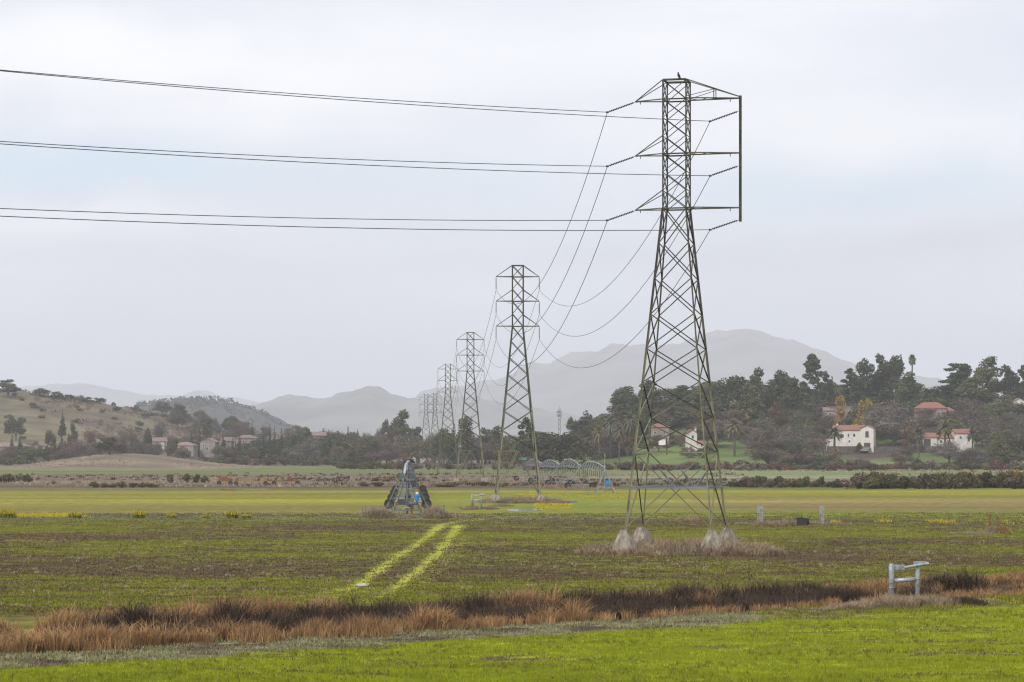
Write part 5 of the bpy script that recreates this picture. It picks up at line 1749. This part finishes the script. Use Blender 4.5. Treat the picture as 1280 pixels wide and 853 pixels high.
# --- trees one can tell apart: kind, column, distance, top row, width in columns, label
T = [
    ('pine', 658, 1250, 520, 30, 'dark pine standing directly behind the second tower\'s right leg'),
    ('oak', 700, 1330, 539, 66, 'broad dark dome of an evergreen left of the radio mast foot'),
    ('oak', 730, 1360, 549, 34, 'small dark round tree tucked right of the broad dome'),
    ('conifer', 733, 2000, 513, 30, 'hazy grey-green fir rising right of the radio mast'),
    ('conifer', 719, 1700, 524, 11, 'slim dark conifer between the mast and the hazy fir'),
    ('oak', 713, 1850, 520, 9, 'tiny round treetop just right of the radio mast'),
    ('palm', 763, 1440, 516, 20, 'tallest palm of the cluster left of the nearest tower'),
    ('palmdry', 749, 1430, 530, 18, 'brownish palm at the left of the palm cluster'),
    ('palm', 787, 1450, 512, 20, 'palm half hidden against the left leg of the nearest tower'),
    ('palmdry', 774, 1420, 527, 17, 'brownish low palm in the middle of the palm cluster'),
    ('pine', 812, 1620, 474, 46, 'dark pine behind the left legs of the nearest tower'),
    ('pine', 792, 1600, 493, 24, 'smaller pine left of the nearest tower\'s legs'),
    ('pine', 853, 1650, 481, 32, 'pine seen in the middle of the nearest tower\'s frame'),
    ('euc', 873, 1640, 490, 28, 'eucalyptus behind the right leg of the nearest tower'),
    ('dense', 916, 1560, 469, 44, 'tall dense evergreen, first right of the nearest tower'),
    ('dense', 935, 1540, 478, 34, 'dense evergreen between two taller ones right of the tower'),
    ('euc', 947, 1600, 458, 34, 'tall tufted eucalyptus above the dense evergreens'),
    ('euc', 978, 1600, 462, 32, 'rounded eucalyptus left of the tallest hilltop pine'),
    ('dense', 992, 1580, 470, 30, 'dense evergreen at the foot of the tallest hilltop pine'),
    ('pine', 1016, 1640, 441, 42, 'tallest hilltop pine with open tiers of branches'),
    ('pine', 1032, 1620, 463, 20, 'thin ragged pine just right of the tallest hilltop pine'),
    ('conifer', 1040, 1620, 470, 14, 'narrow wispy conifer on the right shoulder of the tallest pine'),
    ('pine', 1062, 1660, 459, 30, 'leftmost pine of the cluster left of the lone tall palm'),
    ('euc', 1081, 1670, 447, 26, 'slender eucalyptus with bare stem left of the lone tall palm'),
    ('euc', 1101, 1680, 441, 30, 'tallest eucalyptus of the cluster beside the lone tall palm'),
    ('euc', 1121, 1670, 443, 30, 'wide eucalyptus just left of the lone tall palm'),
    ('fan', 1140, 1690, 443, 11, 'lone tall fan palm sticking up above the hilltop trees'),
    ('dense', 1137, 1640, 463, 32, 'pointed dense evergreen below the lone tall palm'),
    ('flat', 1196, 1660, 453, 48, 'cedar with flat spreading tiers above the red hip roof'),
    ('euc', 1205, 1680, 456, 30, 'eucalyptus directly right of the flat-tiered cedar'),
    ('euc', 1236, 1690, 445, 34, 'tallest tree of the right-hand hilltop group'),
    ('dense', 1222, 1640, 468, 42, 'broad dark evergreen below the right-hand hilltop group'),
    ('euc', 1259, 1680, 455, 30, 'eucalyptus second from the right picture edge on the hilltop'),
    ('pine', 1278, 1680, 456, 16, 'pine cut by the right picture edge on the hilltop'),
    ('euc', 1164, 1700, 486, 34, 'low rounded tree on the skyline right of the lone palm'),
    ('dense', 1180, 1690, 481, 34, 'dark tree on the skyline left of the flat-tiered cedar'),
    ('palmdry', 918, 1420, 521, 27, 'old palm with drooping brown skirt on the lawn edge'),
    ('palm', 1043, 1425, 532, 28, 'green palm at the left corner of the white two-storey house'),
    ('palm', 1148, 1415, 533, 24, 'palm standing at the left end of the low white house'),
    ('palmdry', 1181, 1410, 525, 26, 'brownish palm in front of the low white house'),
    ('palm', 1216, 1412, 534, 22, 'palm at the right end of the low white house'),
    ('olive', 1245, 1400, 538, 28, 'yellow-green palm-like tree right of the low white house'),
    ('gold', 1051, 1500, 493, 14, 'golden-leaved tree, left one of two above the white house'),
    ('gold', 1079, 1480, 497, 20, 'golden-leaved tree, right one of two above the white house'),
    ('grey', 1116, 1465, 498, 62, 'large bare oak spreading over the lawn between the houses'),
    ('rust', 1138, 1440, 530, 28, 'russet shrub-like tree left of the low white house'),
    ('bare', 1027, 1330, 544, 52, 'round grey-brown bare tree in front of the white two-storey house'),
    ('oak', 1074, 1438, 548, 9, 'small clipped dark tree against the white house wall'),
    ('conifer', 1147, 1360, 571, 15, 'small dark cone-shaped tree below the low white house'),
    ('bare', 1131, 1360, 556, 34, 'bare tree in the hollow between the two white houses'),
    ('grey', 1186, 1370, 549, 44, 'grey leafless tree in front of the low white house'),
    ('bare', 1216, 1360, 560, 40, 'reddish-grey bare tree below the right end of the low white house'),
    ('olive', 1266, 1345, 545, 60, 'big olive-green bush-like tree at the right picture edge'),
    ('grey', 1206, 1520, 495, 46, 'pale grey bare tree right of the red hip roof'),
    ('grey', 1228, 1470, 519, 48, 'pale lichen-grey tree above the palms at the right'),
    ('grey', 1262, 1500, 513, 44, 'greyish tree right of the pale lichen-grey one'),
    ('bare', 1098, 1520, 505, 40, 'brownish bare tree between golden tree and red hip roof'),
    ('grey', 962, 1400, 521, 60, 'grey-green bare mass right of the brown-skirted palm'),
    ('grey', 995, 1380, 528, 56, 'grey-olive leafless tree left of the white two-storey house'),
    ('olive', 1000, 1470, 513, 40, 'olive-tinted tree behind the grey leafless ones'),
    ('bare', 960, 1340, 553, 60, 'low tangled grey tree at the foot of the lawn'),
    ('oak', 990, 1345, 553, 44, 'dark low tree left of the round bare tree'),
    ('rust', 972, 1500, 500, 34, 'brownish tree below the rounded eucalyptus'),
    ('bare', 861, 1415, 551, 14, 'leafless tree before the left half of the stepped white house'),
    ('oak', 878, 1410, 556, 13, 'dark bushy tree before the right wing of the stepped white house'),
    ('oak', 884, 1435, 553, 14, 'small dark tree at the right corner of the stepped white house'),
    ('oak', 856, 1430, 556, 12, 'small dark tree at the left corner of the stepped white house'),
    ('bare', 870, 1425, 558, 16, 'low bare tree in front of the stepped white house'),
    ('euc', 503, 1900, 511, 36, 'big rounded eucalyptus alone left of the far pylons'),
    ('oak', 484, 1880, 522, 16, 'dark clump at the left shoulder of the big rounded eucalyptus'),
    ('euc', 521, 1900, 533, 20, 'small tree at the right shoulder of the big rounded eucalyptus'),
    ('oak', 555, 1500, 533, 34, 'dark round trees behind the fourth tower'),
    ('conifer', 567, 1620, 525, 18, 'pointed dark tree between the third and fourth towers'),
    ('dense', 585, 1600, 518, 26, 'tall dark evergreen right behind the third tower'),
    ('euc', 606, 1750, 534, 18, 'hazy tree right of the third tower'),
    ('dense', 622, 1700, 531, 24, 'hazy evergreen just left of the second tower'),
    ('bare', 475, 2000, 533, 14, 'bare spiky tree left of the big rounded eucalyptus'),
    ('conifer', 435, 2000, 533, 10, 'slim conifer in the belt, left of the big rounded eucalyptus'),
    ('conifer', 447, 2000, 536, 12, 'conifer just right of a slimmer one in the belt'),
    ('conifer', 404, 2000, 535, 9, 'left one of a pair of small conifers on the belt skyline'),
    ('conifer', 411, 2000, 536, 9, 'right one of a pair of small conifers on the belt skyline'),
    ('oak', 137, 1470, 548, 36, 'lone oak with a visible trunk on the low knoll'),
    ('euc', 10, 2260, 474, 24, 'big spreading tree on the hill crest at the left edge'),
    ('oak', 52, 2290, 487, 22, 'dark oak on the hill crest beside a rounder one'),
    ('oak', 72, 2290, 487, 20, 'round dark oak on the hill crest, right of its twin'),
    ('oak', 86, 2300, 495, 12, 'small low oak on the crest right of the round one'),
    ('grey', 101, 2300, 492, 14, 'bare thin tree on the hill crest'),
    ('oak', 109, 2290, 499, 16, 'low dark oak below the hill crest'),
    ('oak', 124, 2300, 497, 14, 'flat-topped oak on the middle of the hill crest'),
    ('oak', 142, 2300, 501, 6, 'tiny oak on the right part of the hill crest'),
    ('oak', 171, 2310, 504, 11, 'umbrella-shaped little oak at the right end of the crest'),
    ('oak', 20, 1960, 521, 24, 'round dark oak on the green slope at left'),
    ('conifer', 78, 2020, 512, 10, 'dark upright tree on the border of the green slope'),
    ('oak', 91, 1900, 527, 12, 'round tree right of the green slope'),
    ('oak', 62, 1790, 537, 14, 'dark round tree above the clipped hedge'),
    ('conifer', 77, 1760, 541, 11, 'dark pointed tree behind the clipped hedge'),
    ('conifer', 15, 1740, 540, 9, 'small dark conifer beside the left roofs'),
    ('conifer', 25, 1740, 538, 8, 'thin dark conifer between the left roofs'),
    ('bare', 108, 1700, 535, 36, 'dark bare tree left of the lone oak'),
    ('bare', 88, 1720, 546, 28, 'grey bare tree right of the clipped hedge'),
    ('bare', 162, 1800, 537, 30, 'brownish bare tree right of the lone oak'),
    ('oak', 184, 1850, 533, 10, 'small dark tree on the slope above the pink house'),
    ('oak', 218, 1760, 547, 20, 'dark round tree left of the brown-roofed house'),
    ('conifer', 239, 1800, 537, 12, 'dark conifer, leftmost in the row above the houses'),
    ('conifer', 250, 1800, 536, 11, 'dark conifer beside the leftmost one of the row'),
    ('conifer', 258, 1810, 536, 9, 'slender conifer third in the row above the houses'),
    ('conifer', 279, 1790, 538, 10, 'dark conifer left of the narrow gabled house'),
    ('conifer', 291, 1770, 546, 9, 'short conifer right of the narrow gabled house'),
    ('conifer', 299, 1770, 540, 12, 'broad conifer left of the pale long house'),
    ('conifer', 315, 2000, 527, 9, 'conifer standing out on the skyline above the pale long house'),
    ('conifer', 330, 1780, 538, 12, 'dark conifer right of the pale long house'),
    ('conifer', 337, 1780, 531, 10, 'taller dark conifer right of the pale long house'),
    ('conifer', 343, 1780, 532, 9, 'dark conifer touching its taller left neighbour'),
    ('conifer', 352, 1800, 535, 11, 'dark conifer left of the grey bare mass'),
    ('conifer', 360, 1800, 537, 11, 'dark conifer at the left of the dark belt'),
    ('euc', 382, 1900, 533, 26, 'rounded tree at the left of the dark belt'),
    ('conifer', 406, 2100, 535, 8, 'twin conifer tip rising over the left belt'),
    ('bare', 243, 2200, 520, 14, 'bare tree on the right shoulder of the hill'),
    ('oak', 222, 2250, 518, 14, 'dark clump where the bare hill meets the wooded ridge'),
    ('bare', 295, 2100, 523, 18, 'tall bare tree against the wooded ridge'),
    ('oak', 259, 2150, 525, 12, 'roundish tree against the wooded ridge'),
]
for k, px, d, top, w, lb in T:
    tree(k, px, d, top, lb, wide=w)

# --- the belts between them
CLEAR = [(1042, 1095, 528, 572, 1450), (1148, 1168, 540, 566, 1450), (1190, 1210, 536, 562, 1450), (1146, 1178, 503, 517, 1610), (1044, 1066, 507, 516, 1570), (858, 880, 537, 562, 1450), (880, 950, 564, 586, 1440), (1096, 1130, 555, 580, 1450), (1140, 1180, 566, 582, 1440), (90, 240, 566, 582, 1500), (760, 850, 564, 580, 1420)]


MARKS = [(8, 555, 'the far left house'), (50, 552, 'the clipped hedge'), (137, 560, 'the lone oak'), (199, 550, 'the pink house with the arched entry'), (232, 552, 'the brown-roofed house'),
         (262, 550, 'the gabled pink house'), (308, 548, 'the pale long house'), (270, 503, 'the wooded ridge top'), (72, 492, 'the round oak on the crest'), (20, 535, 'the round oak on the green slope'),
         (503, 530, 'the big rounded eucalyptus'), (560, 540, 'the fourth tower'), (588, 545, 'the third tower'), (647, 540, 'the second tower'), (533, 520, 'the farthest tower'), (430, 545, 'the small conifer pair'),
         (699, 525, 'the radio mast'), (733, 530, 'the hazy fir'), (763, 535, 'the palm cluster'), (700, 560, 'the broad dark dome'), (725, 582, 'the arched pivot spans'),
         (812, 490, 'the left legs of the nearest tower'), (867, 550, 'the stepped white house'), (845, 530, 'the frame of the nearest tower'), (918, 545, 'the brown-skirted palm'), (946, 475, 'the tall tufted eucalyptus'),
         (1016, 460, 'the tallest hilltop pine'), (1065, 545, 'the white two-storey house'), (1140, 455, 'the lone tall palm'), (1163, 515, 'the red hip roof'), (1179, 550, 'the low white house'),
         (1196, 470, 'the flat-tiered cedar'), (1236, 460, 'the tallest right-hand tree'), (1116, 525, 'the large bare oak'), (1051, 505, 'the golden trees'), (1028, 565, 'the round bare tree'),
         (1266, 570, 'the big olive bush at the right edge'), (1273, 515, 'the white gable at the right edge'), (515, 600, 'the end-on pivot'), (320, 600, 'the rusty implements'), (990, 500, 'the hilltop evergreens')]
LOOK = {'euc': 'tufted eucalyptus', 'pine': 'dark pine', 'conifer': 'pointed conifer', 'oak': 'dark rounded tree', 'bare': 'leafless brown tree', 'grey': 'leafless grey tree', 'dense': 'dense dark evergreen', 'rust': 'russet tree',
        'gold': 'golden tree', 'olive': 'olive-green tree', 'flat': 'cedar', 'palm': 'palm', 'palmdry': 'brown palm', 'fan': 'fan palm'}
SEEN = set()


def where(look, px, py, w):
    ms = sorted(MARKS, key=lambda m: (m[0] - px) ** 2 + (1.4 * (m[1] - py)) ** 2)
    size = 'small ' if w < 24 else 'broad ' if w > 38 else ''
    for pre in ('', 'low ' if py > 535 else 'high '):
        for m in ms[:5]:
            dx, dy = px - m[0], (py - m[1]) * 1.4
            r = math.hypot(dx, dy)
            rel = ('right of ' if dx > 0 else 'left of ') if abs(dx) > abs(dy) else ('below ' if dy > 0 else 'above ')
            lb = pre + size + look + ' ' + ('just ' if r < 16 else 'well ' if r > 45 else '') + rel + m[2]
            if lb not in SEEN:
                SEEN.add(lb)
                return lb
    return None


ORD = 'first second third fourth fifth sixth seventh eighth ninth tenth eleventh twelfth thirteenth fourteenth fifteenth sixteenth seventeenth eighteenth nineteenth'.split()
TENS = ['', '', 'twenty', 'thirty', 'forty', 'fifty']


def nth(k):
    """k counted from 0, in words"""
    n = k + 1
    if n < 20: return ORD[n - 1]
    return TENS[n // 10].replace('y', 'ieth') if n % 10 == 0 else TENS[n // 10] + '-' + ORD[n % 10 - 1]


def belt(n, px0, px1, d0, d1, t0, t1, w0, w1, kinds, label, group, seed, hm=None):
    r = random.Random(seed); m = 0
    for k in range(n * 6):
        if m >= n: break
        px = r.uniform(px0, px1); d = r.uniform(d0, d1); f = (d - d0) / max(1, d1 - d0)
        top = t0(px, f) if callable(t0) else t0 + (t1 - t0) * f + r.uniform(-5, 5)
        w = r.uniform(w0, w1)
        bad = False
        for a, b, c, e, dd in CLEAR:
            if d < dd + 15 and a < px + w * .5 and px - w * .5 < b and top < e:
                bad = True; break
        if bad: continue
        m += 1
        kd = r.choice(kinds)
        if hm:
            p = at(px, d); top = HOR - (terrain(p.x, p.y) + r.uniform(*hm) - CZ) * FPX / d
        tree(kd, px, d, top, where(LOOK[kd], px, top + 8, w) or label, group, wide=w)


belt(52, 770, 1300, 1520, 1780, 516, 476, 26, 44, ['dense', 'euc', 'olive', 'oak', 'pine'], 'dark evergreen in the crowded wood on the right-hand hill', 'evergreens of the hill wood', 1)
belt(24, 880, 1300, 1790, 1900, 488, 478, 30, 46, ['dense', 'oak', 'dense'], 'dark evergreen along the back of the hill wood', 'evergreens of the hill wood', 21)
belt(70, 880, 1300, 1390, 1620, 545, 508, 26, 50, ['bare', 'grey', 'bare', 'olive', 'oak'], 'leafless grey-brown tree in the crowded wood on the right-hand hill', 'leafless trees of the hill wood', 2)
belt(34, 742, 880, 1430, 1600, 546, 512, 20, 36, ['bare', 'rust', 'oak', 'bare', 'dense'], 'brown tree in the thick stand behind the nearest tower', 'brown trees behind the nearest tower', 3)
belt(26, 640, 770, 1340, 1700, 560, 542, 20, 40, ['oak', 'bare', 'dense', 'oak'], 'dark tree in the low wood behind the arched pivot', 'trees behind the arched pivot', 4)
belt(48, 380, 640, 1640, 1960, 556, 542, 26, 50, ['bare', 'bare', 'oak', 'grey'], 'grey-brown tree in the hazy belt behind the far pylons', 'trees of the hazy middle belt', 5)
belt(36, 310, 470, 1700, 2000, 552, 540, 20, 40, ['oak', 'conifer', 'bare', 'dense'], 'dim tree in the hazy belt left of the pylons', 'trees of the hazy left belt', 6)
belt(64, -10, 330, 1685, 1900, 562, 549, 16, 32, ['bare', 'oak', 'bare', 'grey'], 'grey-brown tree among the houses under the left hill', 'trees among the left houses', 7)
r8 = random.Random(8)
HB = []
belt(40, 195, 430, 2000, 2500, 0, 0, 14, 28, ['bare', 'oak', 'oak', 'grey'], 'dim tree at the foot of the wooded ridge', 'trees below the wooded ridge', 9, hm=(8, 16))
belt(22, 790, 1300, 1315, 1350, 574, 567, 24, 44, ['bare', 'oak', 'grey'], 'low grey tree along the foot of the right-hand hill', 'low trees at the foot of the hill', 10)

# --- wood on the far ridge: one mass of crowns
rg = np.random.default_rng(77)
L = []
for k in range(900):
    px = rg.uniform(70, 440); v = -rg.uniform(0, .95) ** 1.2
    x = (px - 640) * 5200 / FPX; zc = CZ + (HOR - np.interp(px, [a for a, _ in WR], [b for _, b in WR])) * 5200 / FPX
    z = zc * (1 - abs(v) ** 1.25) - 2
    r = rg.uniform(5, 10)
    L.append((x, 5200 + v * 640, z + r * .3, r, r * rg.uniform(.7, 1.1)))
V, F_, tn = leaves(rg, L, 30000, 2.6)
o = link('ridge_wood', mesh_np('ridge_wood', V, F_, MAT['farwood'], tint=tn))
tag(o, 'dark wood covering the ridge behind the bare left hill', 'wood', kind='stuff')

L = []
for k in range(4200):
    px = rg.uniform(-20, 330); d = rg.uniform(1750, 2330)
    x = (px - 640) * d / FPX
    z = float(hill_l(x, d)); row = HOR - (z - CZ) * FPX / d
    if z < .5 or (row > 494 + .40 * px and px < 118) or float(fbm(x * .02, d * .014, 141)) < .42: continue
    q = rg.uniform(.7, 2.0)
    L.append((x, d, z + q * .2, q * 1.4, q))
V, F_, tn = leaves(rg, L, 42000, .55)
o = link('hill_scrub', mesh_np('hill_scrub', V, F_, MAT['bare'], tint=tn))
tag(o, 'low brown scrub covering the slope of the left hill', 'scrub', kind='stuff')

# ------------------------------------------------------------------ bushes and hedges
def bush_arche(seed, mat, H=2.0, W=1.6, n=620, sz=.15):
    rg = np.random.default_rng(seed)
    L = []
    for k in range(9):
        a = rg.uniform(0, 6.28); R = rg.uniform(0, .75) * W
        z = rg.uniform(.22, .8) * H * (1 - .35 * R / W)
        L.append((R * np.cos(a), R * np.sin(a), z, rg.uniform(.30, .5) * W, rg.uniform(.2, .34) * H))
    V, F, t = leaves(rg, L, n, sz, 1.1, .35)
    V[:, 2] = np.maximum(V[:, 2], -.1)
    st = MB()
    for l in L[:6]:
        limb(st, (0, 0, -.1), l[:3], .05, .015, rg, 3)
    return mesh_np('bush_foliage', V, F, MAT[mat], tint=t), st.mesh('bush_stems', MAT['bark']), float(V[:, 2].max()), float(np.percentile(np.abs(V[:, 0]), 97))


BU = {m: [bush_arche(500 + 10 * j + k, m) for k in range(3)] for j, m in enumerate(('olive', 'oak', 'bare', 'rustleaf', 'gold'))}
bc = [0]


def bush(mat, px, d, top, w, label, group=None, base=None):
    p = at(px, d); z0 = terrain(p.x, p.y) if d > 1200 else float(ground_z(p.x, p.y))
    h = max(.4, CZ - (top - HOR) * d / FPX - z0)
    bc[0] += 1
    fm, sm, H, hw = BU[mat][bc[0] % 3]
    o = thing('bush', label, 'bush', (p.x, p.y, z0), random.uniform(0, 6.28), group)
    sw = w * d / FPX / 2 / hw
    o.scale = (sw, sw, h / H)
    link('foliage', fm, o); link('stems', sm, o)


for k in range(70):
    px = r8.uniform(10, 260); d = r8.uniform(1830, 2290); p = at(px, d)
    if 562 - (terrain(p.x, p.y) - CZ) * FPX / d > 515 + .25 * px and px < 110 and r8.random() < .7: continue
    py = HOR - (terrain(p.x, p.y) - CZ) * FPX / d
    bush(r8.choice(['bare', 'bare', 'oak', 'rustleaf', 'oak']), px, d, py - r8.uniform(3, 7), r8.uniform(6, 15), where('brown bush', px, py, 20)or 'brown bush on the slope of the left hill', 'brush on the left hill')

r = random.Random(9)
for k in range(52):
    px = 1072 + (1300 - 1072) * k / 51 + r.uniform(-3, 3)
    bush(r.choice(['oak', 'oak', 'bare', 'oak', 'olive']), px, r.uniform(672, 700), r.uniform(589, 599) - (px > 1180) * 2, r.uniform(18, 30), nth(k) + ' bush from the left in the tall dark hedge at right', 'tall part of the right hedge')
for k in range(26):
    px = 915 + (1075 - 915) * k / 25 + r.uniform(-3, 3)
    bush(r.choice(['oak', 'olive', 'oak', 'bare']), px, r.uniform(690, 715), r.uniform(594, 602), r.uniform(12, 20), nth(k) + ' bush from the left in the low hedge right of the tower', 'low part of the right hedge')
bush('gold', 1272, 690, 585, 14, 'yellow flowering bush on the hedge at the right edge')
bush('olive', 1092, 676, 588, 26, 'brighter green bush standing forward at the left of the tall hedge')
for k in range(44):
    px = 780 + 520 * k / 43 + r.uniform(-4, 4)
    bush(r.choice(['bare', 'bare', 'oak', 'rustleaf']), px, r.uniform(1240, 1300), r.uniform(574, 581), r.uniform(16, 30), nth(k) + ' grey-brown bush from the left in the strip under the hill lawns', 'brush strip under the lawns')
for px, top, w, m, lb in ((12, 592, 30, 'olive', 'olive bush at the left edge of the dry ditch line'), (33, 592, 16, 'oak', 'dark rounded bush, right end of the clump at the left edge'), (2, 594, 22, 'oak', 'dark bush cut by the left picture edge'),
                          (118, 602, 15, 'olive', 'olive bush at the left end of the russet brush row'), (153, 601, 12, 'olive', 'olive bush in the middle of the russet brush row'), (212, 592, 8, 'olive', 'small yellowish bush left of the dark bushes'),
                          (234, 591, 13, 'oak', 'dark bush, left one above the rusty implements'), (246, 591, 9, 'oak', 'small dark bush, middle of three above the rusty implements'), (257, 592, 10, 'oak', 'dark bush, right one above the rusty implements')):
    bush(m, px, 690 if top > 598 else 800, top, w, lb)
for k, px in enumerate((130, 141, 165, 178, 190)):
    bush('rustleaf', px, 700, 603, 15, nth(k) + ' russet bush from the left in the low brush row', 'russet brush row')
for k in range(17):
    px = 424 + 84 * k / 16 + r.uniform(-2, 2)
    bush(r.choice(['olive', 'oak', 'olive']), px, r.uniform(1330, 1400), r.uniform(575, 579), r.uniform(10, 16), nth(k) + ' olive shrub from the left in the row behind the end-on pivot', 'shrub row behind the pivot')
for k in range(24):
    px = 500 + 290 * k / 23 + r.uniform(-5, 5)
    bush(r.choice(['bare', 'oak', 'bare']), px, r.uniform(1280, 1400), r.uniform(574, 581), r.uniform(10, 20), nth(k) + ' scrub bush from the left along the field edge behind the pylons', 'scrub behind the towers')
for k in range(26):
    px = -5 + 430 * k / 25 + r.uniform(-6, 6)
    bush(r.choice(['olive', 'oak', 'bare']), px, r.uniform(1620, 1690), r.uniform(567, 572), r.uniform(12, 24), nth(k) + ' scrub bush from the left along the foot of the left hill', 'scrub under the left hill')
for k in range(8):
    bush('oak', 236 + 38 * k / 7, 1560, 574 + r.uniform(-1, 1), 10, nth(k) + ' bush from the left in the small clump right of the knoll', 'clump right of the knoll')
for k in range(10):
    bush('oak', 46 + 28 * k / 9, 1715, 555, 9, nth(k) + ' bush from the left in the clipped hedge before the houses', 'clipped hedge by the left houses')
for k, (px, w) in enumerate(((420, 24), (455, 14), (475, 20), (555, 16), (575, 22), (605, 18), (625, 16), (560, 30), (690, 14), (745, 16))):
    bush('rustleaf', px, r.uniform(700, 800), r.uniform(602, 604), w, 'low brown brush heap ' + where('brush', px, 600, 30)[6:], 'brown brush behind the pivots')

# ------------------------------------------------------------------ haze
hz = MB().box((0, 14800, 460), (36500, 31000, 960))
hm = bpy.data.materials.new('air_haze'); hm.use_nodes = True
ht = hm.node_tree; ht.nodes.clear()
ho = ht.nodes.new('ShaderNodeOutputMaterial'); hv = ht.nodes.new('ShaderNodeVolumePrincipled')
hv.inputs['Color'].default_value = (0.90, 0.93, 1.0, 1)
hv.inputs['Density'].default_value = 0.76e-4
hv.inputs['Anisotropy'].default_value = 0.0
ht.links.new(hv.outputs[0], ho.inputs['Volume'])
try:
    hm.cycles.homogeneous_volume = True
except Exception:
    pass
hzo = hz.part('haze', hm, None)
hzo['kind'] = 'stuff'
hzo['label'] = 'pale grey haze that fades the far hills'
bpy.context.view_layer.update()
